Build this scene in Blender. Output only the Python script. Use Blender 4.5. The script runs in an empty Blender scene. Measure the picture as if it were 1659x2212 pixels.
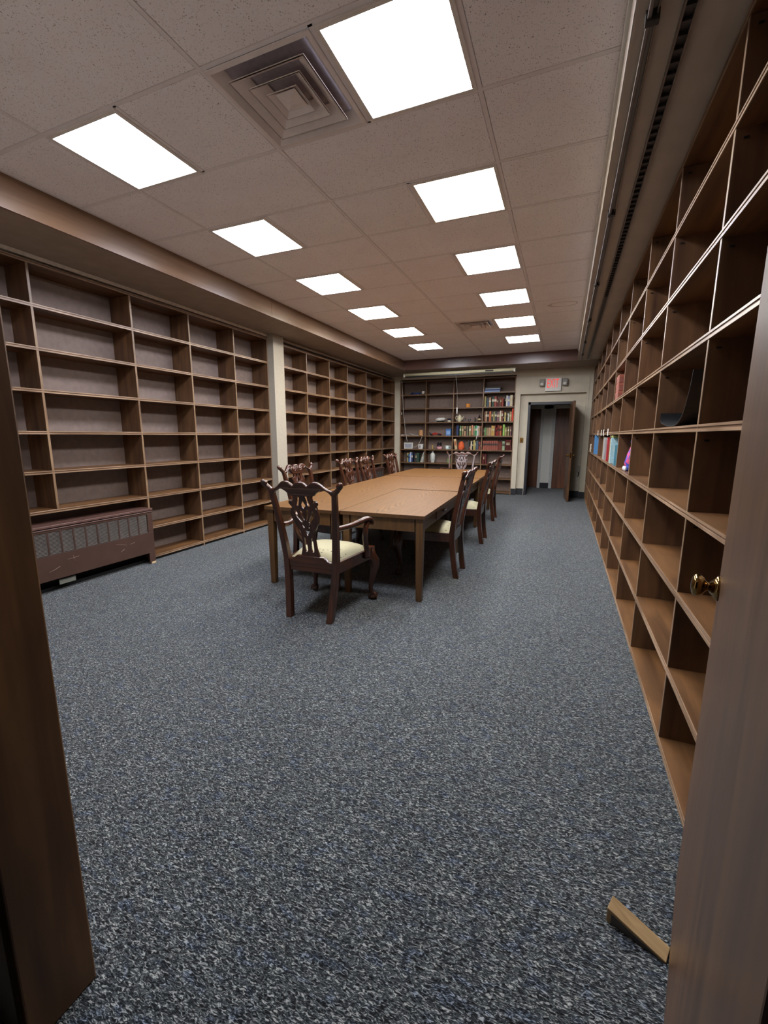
import bpy, bmesh, math, random
from mathutils import Vector, Matrix
random.seed(7)
S = bpy.context.scene
COL = S.collection
PI = math.pi

# ---------------------------------------------------------------- materials
def newmat(name):
    m = bpy.data.materials.new(name); m.use_nodes = True
    nt = m.node_tree; b = nt.nodes['Principled BSDF']
    return m, nt, b
def rgb(h):
    h = h.lstrip('#'); v = [int(h[i:i+2], 16)/255 for i in (0, 2, 4)]
    return tuple((c/12.92 if c <= .04045 else ((c+.055)/1.055)**2.4) for c in v) + (1,)
def nodes_noise(nt, scale, mapping=(1, 1, 1), detail=5, dist=0., coord='Object', rot=(0, 0, 0)):
    tc = nt.nodes.new('ShaderNodeTexCoord'); mp = nt.nodes.new('ShaderNodeMapping')
    mp.inputs['Scale'].default_value = mapping; mp.inputs['Rotation'].default_value = rot
    nz = nt.nodes.new('ShaderNodeTexNoise'); nz.inputs['Scale'].default_value = scale
    nz.inputs['Detail'].default_value = detail; nz.inputs['Distortion'].default_value = dist
    nt.links.new(tc.outputs[coord], mp.inputs['Vector']); nt.links.new(mp.outputs['Vector'], nz.inputs['Vector'])
    return nz
def ramp(nt, src, stops):
    r = nt.nodes.new('ShaderNodeValToRGB'); e = r.color_ramp.elements
    e[0].position, e[0].color = stops[0]; e[1].position, e[1].color = stops[-1]
    for p, c in stops[1:-1]:
        k = e.new(p); k.color = c
    nt.links.new(src, r.inputs['Fac']); return r
def mixc(nt, a, b, fac, mode='MULTIPLY'):
    m = nt.nodes.new('ShaderNodeMix'); m.data_type = 'RGBA'; m.blend_type = mode
    if isinstance(fac, float): m.inputs['Factor'].default_value = fac
    else: nt.links.new(fac, m.inputs['Factor'])
    nt.links.new(a, m.inputs['A'])
    if isinstance(b, tuple): m.inputs['B'].default_value = b
    else: nt.links.new(b, m.inputs['B'])
    return m.outputs['Result']
def bump(nt, b, src, strength=.2, dist=.002):
    n = nt.nodes.new('ShaderNodeBump'); n.inputs['Strength'].default_value = strength; n.inputs['Distance'].default_value = dist
    nt.links.new(src, n.inputs['Height']); nt.links.new(n.outputs['Normal'], b.inputs['Normal'])
def plain(name, col, rough=.5, metal=0., spec=.5, noise=.12, nscale=30, coat=0.):
    m, nt, b = newmat(name)
    c = rgb(col) if isinstance(col, str) else col
    nz = nodes_noise(nt, nscale, detail=3)
    lo = tuple(x*(1-noise) for x in c[:3])+(1,); hi = tuple(min(1, x*(1+noise)) for x in c[:3])+(1,)
    r = ramp(nt, nz.outputs['Fac'], [(.3, lo), (.7, hi)])
    nt.links.new(r.outputs['Color'], b.inputs['Base Color'])
    b.inputs['Roughness'].default_value = rough; b.inputs['Metallic'].default_value = metal
    b.inputs['Specular IOR Level'].default_value = spec
    if coat: b.inputs['Coat Weight'].default_value = coat; b.inputs['Coat Roughness'].default_value = .15
    return m
def wood(name, dark, light, axis='z', rough=.45, grain=14., mottle=.45, spec=.5, coat=0., mscale=2.6, brough=.06):
    m, nt, b = newmat(name)
    mp = {'x': (.07, 1, 1), 'y': (1, .07, 1), 'z': (1, 1, .07)}[axis]
    nz = nodes_noise(nt, grain, mp, 8, .6)
    r = ramp(nt, nz.outputs['Fac'], [(.28, rgb(dark)), (.72, rgb(light))])
    mp2 = {'x': (.4, 1, 1), 'y': (1, .4, 1), 'z': (1, 1, .4)}[axis]
    n2 = nodes_noise(nt, mscale, mp2, 4, .8)
    lo = 1-mottle
    r2 = ramp(nt, n2.outputs['Fac'], [(.3, (lo, lo, lo, 1)), (.7, (1, 1, 1, 1))])
    out = mixc(nt, r.outputs['Color'], r2.outputs['Color'], 1.)
    nt.links.new(out, b.inputs['Base Color'])
    b.inputs['Roughness'].default_value = rough; b.inputs['Specular IOR Level'].default_value = spec
    if coat: b.inputs['Coat Weight'].default_value = coat; b.inputs['Coat Roughness'].default_value = .12
    bump(nt, b, nz.outputs['Fac'], .15, .001)
    return m
M = {}
M['case_v'] = wood('case wood upright', '#54392a', '#84603f', 'z', .42, 16, .5, mscale=4.5)
M['case_y'] = wood('case wood shelf', '#56381f', '#855d37', 'y', .42, 16, .45, mscale=4.5)
M['case_x'] = wood('case wood far shelf', '#513722', '#7f5a3a', 'x', .42, 16, .45, mscale=4.5)
M['edge'] = wood('worn glint-lit shelf edge', '#6d5038', '#a98a69', 'z', .38, 30, .3)  # edges and nosings: wear plus glancing light put into a lighter tone
M['edge_y'] = wood('worn glint-lit shelf nosing', '#765a40', '#b6977a', 'y', .35, 30, .3)
M['edge_x'] = wood('worn glint-lit far nosing', '#634830', '#957556', 'x', .4, 30, .3)
M['back'] = plain('painted back board', '#7c6b62', .8, noise=.1, nscale=18)
M['dark'] = plain('black recess', '#0b0908', .9)
M['beam'] = wood('fascia veneer', '#63472f', '#8a6a50', 'y', .3, 9, .35, mscale=1.6)
M['beam_x'] = wood('far fascia veneer', '#533a33', '#73534b', 'x', .3, 9, .35, mscale=1.6)
M['soffit'] = plain('soffit paint', '#9a897a', .75, noise=.08, nscale=8)
M['wall'] = plain('cream wall paint', '#cbc2ae', .7, noise=.05, nscale=5)
M['wallg'] = plain('greige wall paint', '#b8ac9d', .75, noise=.06, nscale=6)
M['door'] = wood('door veneer', '#4d331f', '#6c4d33', 'z', .36, 22, .3, mscale=3.)
M['jamb'] = wood('jamb veneer', '#68462a', '#8f6840', 'z', .5, 22, .4, mscale=5.)
M['hdoor'] = wood('hall door veneer', '#553222', '#855234', 'z', .4, 20, .3)
M['frame_dark'] = plain('dark door frame', '#23232c', .4)
M['brass'] = plain('polished brass', '#97794a', .14, 1.0, noise=.08)
M['brassd'] = plain('tarnished brass', '#8a6a3a', .25, 1.0, noise=.15)
M['mahog'] = wood('mahogany', '#2b140b', '#5a301b', 'z', .3, 24, .3, coat=.2)
M['mahog_x'] = wood('mahogany rail', '#2b140b', '#5a301b', 'x', .3, 24, .3, coat=.2)
M['oak_leg'] = wood('oak apron', '#50351b', '#71502b', 'z', .4, 30, .25)
M['oak_ap'] = wood('oak apron long', '#4c331b', '#6a4828', 'y', .4, 30, .25)
M['rad'] = plain('radiator brown paint', '#4a342b', .38, noise=.12, nscale=7)
M['radlip'] = plain('radiator lip', '#62473f', .25, noise=.1)
M['grille'] = plain('radiator louvre', '#8a817a', .3, .6)
M['black'] = plain('black plastic', '#141416', .45)
M['blackm'] = plain('black sheet', '#26282a', .38, noise=.15)
M['white'] = plain('white plastic', '#dcdad2', .4, noise=.03)
M['cream'] = plain('cream enamel', '#d9d3b0', .3, noise=.04)
M['lightframe'] = plain('troffer frame', '#ddd6d0', .45, noise=.04)
M['vent'] = plain('diffuser enamel', '#e2d8d4', .45, noise=.03)
M['steel'] = plain('track steel', '#77706c', .35, .7)
M['slat'] = plain('slotted track', '#3b3634', .5, .3)
M['paper'] = plain('page block', '#cfc4a8', .8, noise=.08, nscale=120)
M['base'] = plain('black vinyl base', '#22242a', .5)
M['glass_dark'] = plain('dark glass', '#2a1408', .12, noise=.2)
M['red'] = plain('sign red', '#d8342e', .4)
M['steelc'] = plain('chrome lamp', '#c8c8c8', .2, .8)

def carpet_mat():
    m, nt, b = newmat('loop carpet')
    n1 = nodes_noise(nt, 1., (75, 200, 60), 2, 1.3, rot=(0, 0, -.36))
    r1 = ramp(nt, n1.outputs['Fac'], [(.37, rgb('#050608')), (.47, rgb('#2d3236')), (.56, rgb('#53595b')), (.67, rgb('#a6a9a6'))])
    n2 = nodes_noise(nt, 1., (14, 30, 10), 3, .3, rot=(0, 0, -.36))
    r2 = ramp(nt, n2.outputs['Fac'], [(.36, (.72, .80, 1.0, 1)), (.46, (1, 1, 1, 1)), (.60, (1, 1, 1, 1)), (.75, (1.0, .96, .9, 1))])
    n3 = nodes_noise(nt, 1., (1.1, 1.1, 1), 2, .2)
    r3 = ramp(nt, n3.outputs['Fac'], [(.3, (.92, .92, .92, 1)), (.7, (1.05, 1.05, 1.05, 1))])
    c = mixc(nt, r1.outputs['Color'], r2.outputs['Color'], 1.)
    c = mixc(nt, c, r3.outputs['Color'], 1.)
    nt.links.new(c, b.inputs['Base Color'])
    b.inputs['Roughness'].default_value = .9; b.inputs['Specular IOR Level'].default_value = .15
    b.inputs['Sheen Weight'].default_value = .15
    bump(nt, b, n1.outputs['Fac'], .7, .006)
    return m
M['carpet'] = carpet_mat()
def tile_mat():
    m, nt, b = newmat('fissured ceiling tile')
    n1 = nodes_noise(nt, 1., (190, 130, 120), 2, .4)
    r1 = ramp(nt, n1.outputs['Fac'], [(.30, (.35, .33, .31, 1)), (.38, (1, 1, 1, 1)), (1., (1, 1, 1, 1))])
    n2 = nodes_noise(nt, 3., (1, 1, 1), 3)
    r2 = ramp(nt, n2.outputs['Fac'], [(.3, rgb('#f3edee')), (.7, rgb('#f8f3f4'))])
    c = mixc(nt, r2.outputs['Color'], r1.outputs['Color'], 1.)
    nt.links.new(c, b.inputs['Base Color']); b.inputs['Roughness'].default_value = .9
    bump(nt, b, r1.outputs['Color'], .4, .002)
    return m
M['tile'] = tile_mat()
M['tee'] = plain('ceiling tee', '#e9e2e2', .6, noise=.03)
M['stain'] = plain('old water stain', '#a3917f', .9)
def lens_mat(name, col, strength):
    m, nt, b = newmat(name)
    nt.nodes.remove(b); e = nt.nodes.new('ShaderNodeEmission')
    nz = nodes_noise(nt, 2.2, detail=1)
    c = rgb(col); lo = tuple(x*.82 for x in c[:3])+(1,)
    r = ramp(nt, nz.outputs['Fac'], [(.35, lo), (.6, c)])
    nt.links.new(r.outputs['Color'], e.inputs['Color']); e.inputs['Strength'].default_value = strength
    nt.links.new(e.outputs['Emission'], nt.nodes['Material Output'].inputs['Surface'])
    return m
LS = 9.
M['lens_cool'] = lens_mat('prismatic lens cool', '#eaf0ff', LS)
M['lens_warm'] = lens_mat('prismatic lens warm', '#fbf3e2', LS)
M['lens_white'] = lens_mat('prismatic lens white', '#f2f4ff', LS)
def oak_top():
    m, nt, b = newmat('oak laminate top')
    tc = nt.nodes.new('ShaderNodeTexCoord'); mp = nt.nodes.new('ShaderNodeMapping')
    mp.inputs['Scale'].default_value = (7, 1.0, 1)
    w = nt.nodes.new('ShaderNodeTexWave'); w.wave_type = 'RINGS'; w.rings_direction = 'Z'
    w.inputs['Scale'].default_value = 2.2; w.inputs['Distortion'].default_value = 5.; w.inputs['Detail'].default_value = 3; w.inputs['Detail Scale'].default_value = 1.4
    nt.links.new(tc.outputs['Object'], mp.inputs['Vector']); nt.links.new(mp.outputs['Vector'], w.inputs['Vector'])
    r = ramp(nt, w.outputs['Fac'], [(.0, rgb('#543719')), (.3, rgb('#694823')), (1., rgb('#755129'))])
    n2 = nodes_noise(nt, 60, (1, .05, 1), 4)
    r2 = ramp(nt, n2.outputs['Fac'], [(.3, (.82, .8, .78, 1)), (.65, (1, 1, 1, 1))])
    c = mixc(nt, r.outputs['Color'], r2.outputs['Color'], 1.)
    nt.links.new(c, b.inputs['Base Color']); b.inputs['Roughness'].default_value = .5; b.inputs['Specular IOR Level'].default_value = .2
    return m
M['oak_top'] = oak_top()
def seat_mat():
    m, nt, b = newmat('dotted seat damask')
    tc = nt.nodes.new('ShaderNodeTexCoord'); v = nt.nodes.new('ShaderNodeTexVoronoi'); v.inputs['Scale'].default_value = 26
    v.inputs['Randomness'].default_value = .35
    nt.links.new(tc.outputs['Object'], v.inputs['Vector'])
    r = ramp(nt, v.outputs['Distance'], [(.14, rgb('#5c4c2e')), (.22, rgb('#9d9572'))])
    nt.links.new(r.outputs['Color'], b.inputs['Base Color']); b.inputs['Roughness'].default_value = .7
    b.inputs['Sheen Weight'].default_value = .2
    return m
M['seat'] = seat_mat()
_pc = {}
def colm(h, rough=.5, spec=.5):
    k = (h, rough)
    if k not in _pc: _pc[k] = plain('colour '+h, h, rough, noise=.1, nscale=40, spec=spec)
    return _pc[k]

# ---------------------------------------------------------------- mesh helpers
class MB:
    def __init__(s): s.bm = bmesh.new()
    def face(s, pts, mat=0):
        f = s.bm.faces.new([s.bm.verts.new(p) for p in pts]); f.material_index = mat; return f
    def box(s, x0, x1, y0, y1, z0, z1, mat=0):
        x0, x1 = sorted((x0, x1)); y0, y1 = sorted((y0, y1)); z0, z1 = sorted((z0, z1))
        v = [s.bm.verts.new(p) for p in ((x0,y0,z0),(x1,y0,z0),(x1,y1,z0),(x0,y1,z0),(x0,y0,z1),(x1,y0,z1),(x1,y1,z1),(x0,y1,z1))]
        for q in ((3,2,1,0),(4,5,6,7),(0,1,5,4),(1,2,6,5),(2,3,7,6),(3,0,4,7)):
            f = s.bm.faces.new([v[i] for i in q]); f.material_index = mat
        return s
    def loft(s, rings, mat=0, smooth=True, caps=True, closed=False):
        R = [[s.bm.verts.new(p) for p in r] for r in rings]; n = len(R[0])
        K = len(R) if closed else len(R)-1
        for a in range(K):
            A, B = R[a], R[(a+1) % len(R)]
            for i in range(n):
                f = s.bm.faces.new([A[i], A[(i+1) % n], B[(i+1) % n], B[i]]); f.smooth = smooth; f.material_index = mat
        if caps and not closed:
            for r, rev in ((R[0], True), (R[-1], False)):
                f = s.bm.faces.new(r[::-1] if rev else r); f.material_index = mat
        return s
    def tube(s, path, radii, seg=10, mat=0, smooth=True):
        path = [Vector(p) for p in path]; rings = []
        if not hasattr(radii, '__len__'): radii = [radii]*len(path)
        up = None
        for i, p in enumerate(path):
            t = (path[min(i+1, len(path)-1)]-path[max(i-1, 0)]).normalized()
            if up is None:
                up = Vector((0, 0, 1)) if abs(t.z) < .9 else Vector((0, 1, 0))
            u = (up-t*up.dot(t)).normalized(); w = t.cross(u); up = u
            r = radii[i]; r = r if hasattr(r, '__len__') else (r, r)
            rings.append([p+u*(r[0]*math.cos(2*PI*k/seg))+w*(r[1]*math.sin(2*PI*k/seg)) for k in range(seg)])
        return s.loft(rings, mat, smooth)
    def bar(s, path, sizes, mat=0):
        # rectangular section post along path, section axes x and y
        rings = []
        for p, (a, b) in zip(path, sizes):
            x, y, z = p; rings.append([(x-a/2, y-b/2, z), (x+a/2, y-b/2, z), (x+a/2, y+b/2, z), (x-a/2, y+b/2, z)])
        return s.loft(rings, mat, False)
    def lathe(s, prof, c=(0, 0, 0), seg=20, mat=0, mtx=None, smooth=True):
        rings = []
        for r, z in prof:
            ring = []
            for k in range(seg):
                v = Vector((max(r, 1e-4)*math.cos(2*PI*k/seg), max(r, 1e-4)*math.sin(2*PI*k/seg), z))
                if mtx is not None: v = mtx @ v
                ring.append(v+Vector(c))
            rings.append(ring)
        return s.loft(rings, mat, smooth)
    def blob(s, c, r, seg=10, mat=0, mtx=None):
        n = 7; prof = [(math.sin(PI*i/n), -math.cos(PI*i/n)) for i in range(n+1)]
        rings = []
        for q, z in prof:
            ring = []
            for k in range(seg):
                v = Vector((max(q, 1e-3)*math.cos(2*PI*k/seg)*r[0], max(q, 1e-3)*math.sin(2*PI*k/seg)*r[1], z*r[2]))
                if mtx is not None: v = mtx @ v
                ring.append(v+Vector(c))
            rings.append(ring)
        return s.loft(rings, mat, True)
    def build(s, name, mats, parent=None, bevel=0., off=None, smooth=False):
        me = bpy.data.meshes.new(name)
        if off is None and parent is not None:
            r = parent
            while r.parent is not None: r = r.parent
            if r.get('_w'): off = r.location
        if off is not None: bmesh.ops.translate(s.bm, verts=s.bm.verts, vec=-Vector(off))
        bmesh.ops.recalc_face_normals(s.bm, faces=s.bm.faces)
        s.bm.to_mesh(me); s.bm.free()
        if not isinstance(mats, (list, tuple)): mats = [mats]
        for m in mats: me.materials.append(m)
        if smooth:
            for p in me.polygons: p.use_smooth = True
        o = bpy.data.objects.new(name, me); COL.objects.link(o)
        if parent is not None: o.parent = parent
        if bevel:
            b = o.modifiers.new('bevel', 'BEVEL'); b.width = bevel; b.segments = 2; b.limit_method = 'ANGLE'
        return o
def tag(o, label=None, cat=None, group=None, kind=None):
    if label: o['label'] = label
    if cat: o['category'] = cat
    if group: o['group'] = group
    if kind: o['kind'] = kind
    return o
def thing(name, label, cat, loc=(0, 0, 0), rz=0., group=None, kind=None, world=False):
    o = bpy.data.objects.new(name, None); COL.objects.link(o); o.empty_display_size = .1
    o.location = loc; o.rotation_euler = (0, 0, rz)
    if world: o['_w'] = 1
    return tag(o, label, cat, group, kind)
def single(mb, name, mats, label, cat, loc, rz=0., group=None, bevel=0., smooth=False):
    """a thing that is one mesh; geometry given around its base"""
    o = mb.build(name, mats, None, bevel, None, smooth); o.location = loc; o.rotation_euler = (0, 0, rz)
    return tag(o, label, cat, group)
def struct(mb, name, mats, parent=None, bevel=0.):
    o = mb.build(name, mats, parent, bevel)
    if parent is None: o['kind'] = 'structure'
    return o
def copy_tree(o, parent=None):
    c = o.copy(); COL.objects.link(c)
    if parent is not None: c.parent = parent
    for ch in list(o.children): copy_tree(ch, c)
    return c
def smooth_pts(pts, n=6, closed=True):
    out = []; L = len(pts)
    rng = range(L) if closed else range(L-1)
    for i in rng:
        p = [Vector(pts[(i+k) % L] if closed else pts[min(max(i+k, 0), L-1)]) for k in (-1, 0, 1, 2)]
        for j in range(n):
            t = j/n
            out.append(.5*((2*p[1])+(-p[0]+p[2])*t+(2*p[0]-5*p[1]+4*p[2]-p[3])*t*t+(-p[0]+3*p[1]-3*p[2]+p[3])*t**3))
    if not closed: out.append(Vector(pts[-1]))
    return out
def flat_mesh(loops, thick, bev=.003, res=None):
    """outline(s) filled in 2D (holes kept), given a thickness and rounded edges -> mesh data in x,y with z thickness"""
    cu = bpy.data.curves.new('outline', 'CURVE'); cu.dimensions = '2D'; cu.fill_mode = 'BOTH'
    cu.extrude = max(thick/2-bev, .0005); cu.bevel_depth = bev; cu.bevel_resolution = 1; cu.offset = -bev
    for lp in loops:
        sp = cu.splines.new('POLY'); sp.points.add(len(lp)-1); sp.use_cyclic_u = True
        for q, p in zip(sp.points, lp): q.co = (p[0], p[1], 0, 1)
    o = bpy.data.objects.new('outline', cu); COL.objects.link(o)
    dg = bpy.context.evaluated_depsgraph_get(); dg.update()
    me = bpy.data.meshes.new_from_object(o.evaluated_get(dg))
    bpy.data.objects.remove(o); bpy.data.curves.remove(cu)
    return me
def text_mesh(body, size, ext=.001):
    cu = bpy.data.curves.new('lettering', 'FONT'); cu.body = body; cu.size = size; cu.extrude = ext
    cu.align_x = 'CENTER'; cu.align_y = 'CENTER'
    o = bpy.data.objects.new('lettering', cu); COL.objects.link(o)
    dg = bpy.context.evaluated_depsgraph_get(); dg.update()
    me = bpy.data.meshes.new_from_object(o.evaluated_get(dg))
    bpy.data.objects.remove(o); bpy.data.curves.remove(cu)
    return me
def mesh_obj(name, me, mats, parent=None, fn=None):
    if fn is not None:
        for v in me.vertices: v.co = fn(v.co)
    me.name = name; me.materials.clear()
    for m in (mats if isinstance(mats, (list, tuple)) else [mats]): me.materials.append(m)
    o = bpy.data.objects.new(name, me); COL.objects.link(o)
    if parent is not None: o.parent = parent
    return o

# ---------------------------------------------------------------- camera
cam = bpy.data.cameras.new('camera'); co = bpy.data.objects.new('camera', cam); COL.objects.link(co)
rt = Vector((.92371, .38309, .00265)); up = Vector((-.06931, .16033, .98463)); fw = Vector((-.37678, .90969, -.17465))
mw = Matrix((rt, up, -fw)).transposed().to_4x4(); mw.translation = (0, 0, 1.376)
co.matrix_world = mw
cam.sensor_fit = 'HORIZONTAL'; cam.sensor_width = 36; cam.lens = 20.174; cam.clip_start = .05; cam.clip_end = 60
S.camera = co

# ---------------------------------------------------------------- room shell
C, ZB = 3.046, 2.831            # ceiling and soffit heights
LX, RX, FY = -4.134, .477, 10.518   # faces of the bookcase walls
LB, DB, RC = -3.4795, 9.547, .123   # fascia faces round the lowered tile ceiling
T, GX, GY, WL, WR = .6109, -1.6838, 1.8172, 1.1656, 1.1819

struct(MB().box(-5, 2.2, -1.6, 12.5, -.05, 0), 'floor', M['carpet'])
# suspended ceiling: tiles, tees
ys = [GY+T*j for j in range(-3, 13)]
y_near = .30
bands = []
prev = y_near
for y in ys:
    if y > y_near+.1 and y < DB: bands.append((prev, y)); prev = y
bands.append((prev, DB))
colx = [LB, GX-WL*1.0, GX, GX+WR, RC]
light_rows = {0, 2, 4, 6, 8, 10}
tl = MB(); tee = MB()
g = .0035; tw = .011
def rowj(y0): return round((y0-GY)/T)
midL = GX-WL/2; midR = GX+WR/2
for (y0, y1) in bands:
    j = rowj(y0) if abs(y0-(GY+T*rowj(y0))) < .02 else -99
    cells = []
    for a, b in zip(colx[:-1], colx[1:]): cells.append((a, b))
    if j in light_rows:
        cells = [(colx[0], colx[1]), (midL, colx[2]), (colx[3], colx[4])]
        if j not in (0, 8): cells.append((colx[2], midR))
    for a, b in cells:
        tl.box(a+tw+g, b-tw-g, y0+tw+g, y1-tw-g, C-.002, C+.012)
for x in colx: tee.box(x-tw, x+tw, y_near, DB, C-.0025, C+.02)
for y in [b[1] for b in bands]: tee.box(LB, RC, y-tw, y+tw, C-.002, C+.02)
for j in sorted(light_rows):
    for x in (midL, midR): tee.box(x-tw, x+tw, GY+T*j, GY+T*(j+1), C-.002, C+.02)
cl = MB(); cl.box(-5, 2.2, -1.6, 12.5, C+.16, C+.2)
ce = struct(cl, 'ceiling', M['dark'])
o = tl.build('ceiling_tiles', M['tile'], ce, .002)
o = tee.build('ceiling_grid', M['tee'], ce)
# faint ring stain on one tile
st = MB()
ring = [(-.02+.17*math.cos(a*PI/14)*(1+.15*math.sin(3*a)), 6.33+.10*math.sin(a*PI/14), C-.0032) for a in range(28)]
ring = [(p[0]-.12, p[1], p[2]) for p in ring]
st.tube(ring+[ring[0]], .0012, 5)
st.build('water_stain', M['stain'], ce)

# walls behind the cases
struct(MB().box(-4.62, -4.47, .2, 10.95, 0, C+.16).box(-4.47, LX-.004, .53, 10.5, 2.80, ZB), 'wall_left', plain('light-lifted strip paint', '#d8d0c4', .7))  # colour lightened to stand in for light on the strip above the case
struct(MB().box(RX+.31, RX+.46, -.2, 10.95, 0, C+.16), 'wall_right', M['wallg'])
# far wall with a shallow recess round the door
NX0, NX1, NZ = -1.003, .362, 2.313
DX0, DX1, DZ = -.83, .12, 2.135
RY = FY+.12
fw_ = MB()
fw_.box(-4.5, -3.925, FY, FY+.45, 0, ZB+.2)                # corner pier left of the far case
fw_.box(-3.925, -1.11, FY+.31, FY+.45, 0, ZB+.2)           # behind the far case
fw_.box(-3.925, -1.11, FY-.004, FY+.31, 2.745, ZB+.2)      # strip above the far case
fw_.box(-1.11, NX0, FY, FY+.28, 0, ZB+.2)
fw_.box(NX1, RX+.4, FY, FY+.28, 0, ZB+.2)
fw_.box(NX0, NX1, FY, FY+.28, NZ, ZB+.2)
fw_.box(NX0, DX0, RY, RY+.16, 0, NZ); fw_.box(DX1, NX1, RY, RY+.16, 0, NZ); fw_.box(DX0, DX1, RY, RY+.16, DZ, NZ)
wf = struct(fw_, 'wall_far', M['wall'])
# near wall (the doorway the picture is taken from)
struct(MB().box(-4.62, -1.035, .39, .53, 0, C+.16).box(.15, RX+.4, .06, .24, 0, C+.16).box(-1.035, .15, .2, .34, 2.2, C+.16), 'wall_near', M['wallg'])
struct(MB().box(-1.06, -1.02, .385, .535, 0, 2.2), 'trim_1', M['jamb'], None, .004)
struct(MB().box(.125, .15, .055, .235, 0, 2.2), 'trim_2', M['jamb'], None, .003)
# unlit passage behind the camera, its darkness put into near-black walls
struct(MB().box(-2.6, -2.5, -1.6, .39, 0, 2.6).box(1.4, 1.5, -1.6, .06, 0, 2.6).box(-2.6, 1.5, -1.7, -1.6, 0, 2.6).box(-2.6, 1.5, -1.7, .3, 2.6, 2.7), 'wall_passage', M['dark'])

# fascias and soffits
seam = 4.735
for n, (a, b) in enumerate(((.53, seam-.002), (seam+.002, DB))):
    struct(MB().box(LB-.02, LB, a, b, ZB, C+.14), 'trim_%d' % (3+n), M['beam'])
struct(MB().box(LX-.40, LB-.02, .53, DB+.02, ZB+.002, ZB+.03), 'soffit_left', M['soffit'])
struct(MB().box(LB, RC, DB, DB+.02, ZB, C+.14), 'trim_5', M['beam_x'])
struct(MB().box(-4.5, RX+.3, DB+.02, FY+.3, ZB+.002, ZB+.03), 'soffit_far', M['soffit'])
struct(MB().box(RC, RX+.31, .24, DB+.02, ZB+.002, ZB+.03).box(RC, RC+.012, .24, DB, ZB, C+.14), 'soffit_right', M['wallg'])
struct(MB().box(RC-.016, RC+.004, .30, DB, C-.03, C-.004), 'trim_6', M['white'], None, .004)
# pillar between the two left cases
struct(MB().box(LX-.3, -4.03, 5.485, 5.742, 0, ZB), 'pillar', plain('pillar paint', '#aaa292', .7, noise=.04), None, .004)
# baseboards
struct(MB().box(-1.11, NX0, FY-.008, FY, 0, .15).box(NX0, DX0-.01, RY-.008, RY, 0, .15).box(DX1+.01, NX1, RY-.008, RY, 0, .15).box(NX1, RX, FY-.008, FY, 0, .15), 'baseboard_far', M['base'])

# far door: frame, open leaf, and the hall beyond
fr = MB()
fr.box(DX0, DX0+.055, RY-.02, RY+.17, 0, DZ); fr.box(DX1-.05, DX1, RY-.02, RY+.17, 0, DZ); fr.box(DX0, DX1, RY-.02, RY+.17, DZ-.06, DZ)
struct(fr, 'trim_7', M['frame_dark'], None, .004)
def knob(parent, loc, direc, r=.028, mat='brass'):
    q = Vector(direc).normalized().to_track_quat('Z', 'Y').to_matrix()
    rb = MB(); rb.lathe([(.0, 0), (.034, 0), (.033, .006), (.024, .012), (.013, .022)], loc, 24, mtx=q)
    rose = rb.build('rosette', M[mat], parent)
    kb = MB(); kb.lathe([(.0, .012), (.012, .012), (.011, .024), (.014, .029), (.024, .034), (r, .044), (r, .051), (.024, .058), (.012, .061), (0, .062)], loc, 24, mtx=q)
    return kb.build('knob', M[mat], parent)
ang = math.radians(94)
d3 = thing('door_2', None, None, (.075, RY-.02, 0), 0, kind='structure')
d3.rotation_euler = (0, 0, math.radians(-86))
MB().box(0, .80, -.022, .022, .01, 2.09).build('door_leaf', M['door'], d3, .003)
knob(d3, (.74, .022, .98), (0, 1, 0)); knob(d3, (.74, -.022, .98), (0, -1, 0))
MB().box(.80, .8015, -.012, .012, .93, 1.04).build('latch_plate', M['brass'], d3)
# hall
HY = 12.3
hw = MB(); hw.box(-.552, -.332, HY, HY+.1, 0, 2.5); hw.box(-3.2, 1.8, HY, HY+.1, 2.08, 2.5); hw.box(-3.2, -1.55, HY, HY+.1, 0, 2.08); hw.box(.62, 1.8, HY, HY+.1, 0, 2.08)
hw.box(-3.3, -3.2, RY+.16, HY, 0, 2.5); hw.box(1.7, 1.8, RY+.3, HY, 0, 2.5)
struct(hw, 'wall_hall', plain('hall paint paled for light', '#e9e9e2', .7, noise=.03))  # hall walls coloured paler in place of light spilling from the room
struct(MB().box(-3.3, 1.8, RY+.16, HY+.1, 2.5, 2.55), 'ceiling_hall', M['wallg'])
struct(MB().box(-.552, -.332, HY-.01, HY, 0, .14), 'baseboard_hall', M['base'])
struct(MB().box(-.623, -.552, HY-.03, HY+.02, 0, 2.08).box(-.332, -.258, HY-.03, HY+.02, 0, 2.08), 'trim_8', plain('pale hall frame', '#c9cbc8', .5), None, .004)
d4 = struct(MB().box(-1.55, -.623, HY+.01, HY+.05, .01, 2.08), 'door_3', M['hdoor'])
d5 = struct(MB().box(-.258, .62, HY+.01, HY+.05, .01, 2.08), 'door_4', M['hdoor'])
# near door, swung into the room, brass knob
hx, hy = .118, .243; lx, ly = .419, 1.40
dn = thing('door_1', None, None, (hx, hy, 0), math.atan2(ly-hy, lx-hx), kind='structure')
Ld = math.hypot(lx-hx, ly-hy)
MB().box(0, Ld, -.045, 0, .008, 2.13).build('door_leaf', M['door'], dn, .002)
knob(dn, (Ld-.075, 0, .985), (0, 1, 0), .031, 'brass')
MB().box(Ld, Ld+.0015, -.034, -.010, .93, 1.04).build('latch_plate', M['brassd'], dn)

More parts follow.
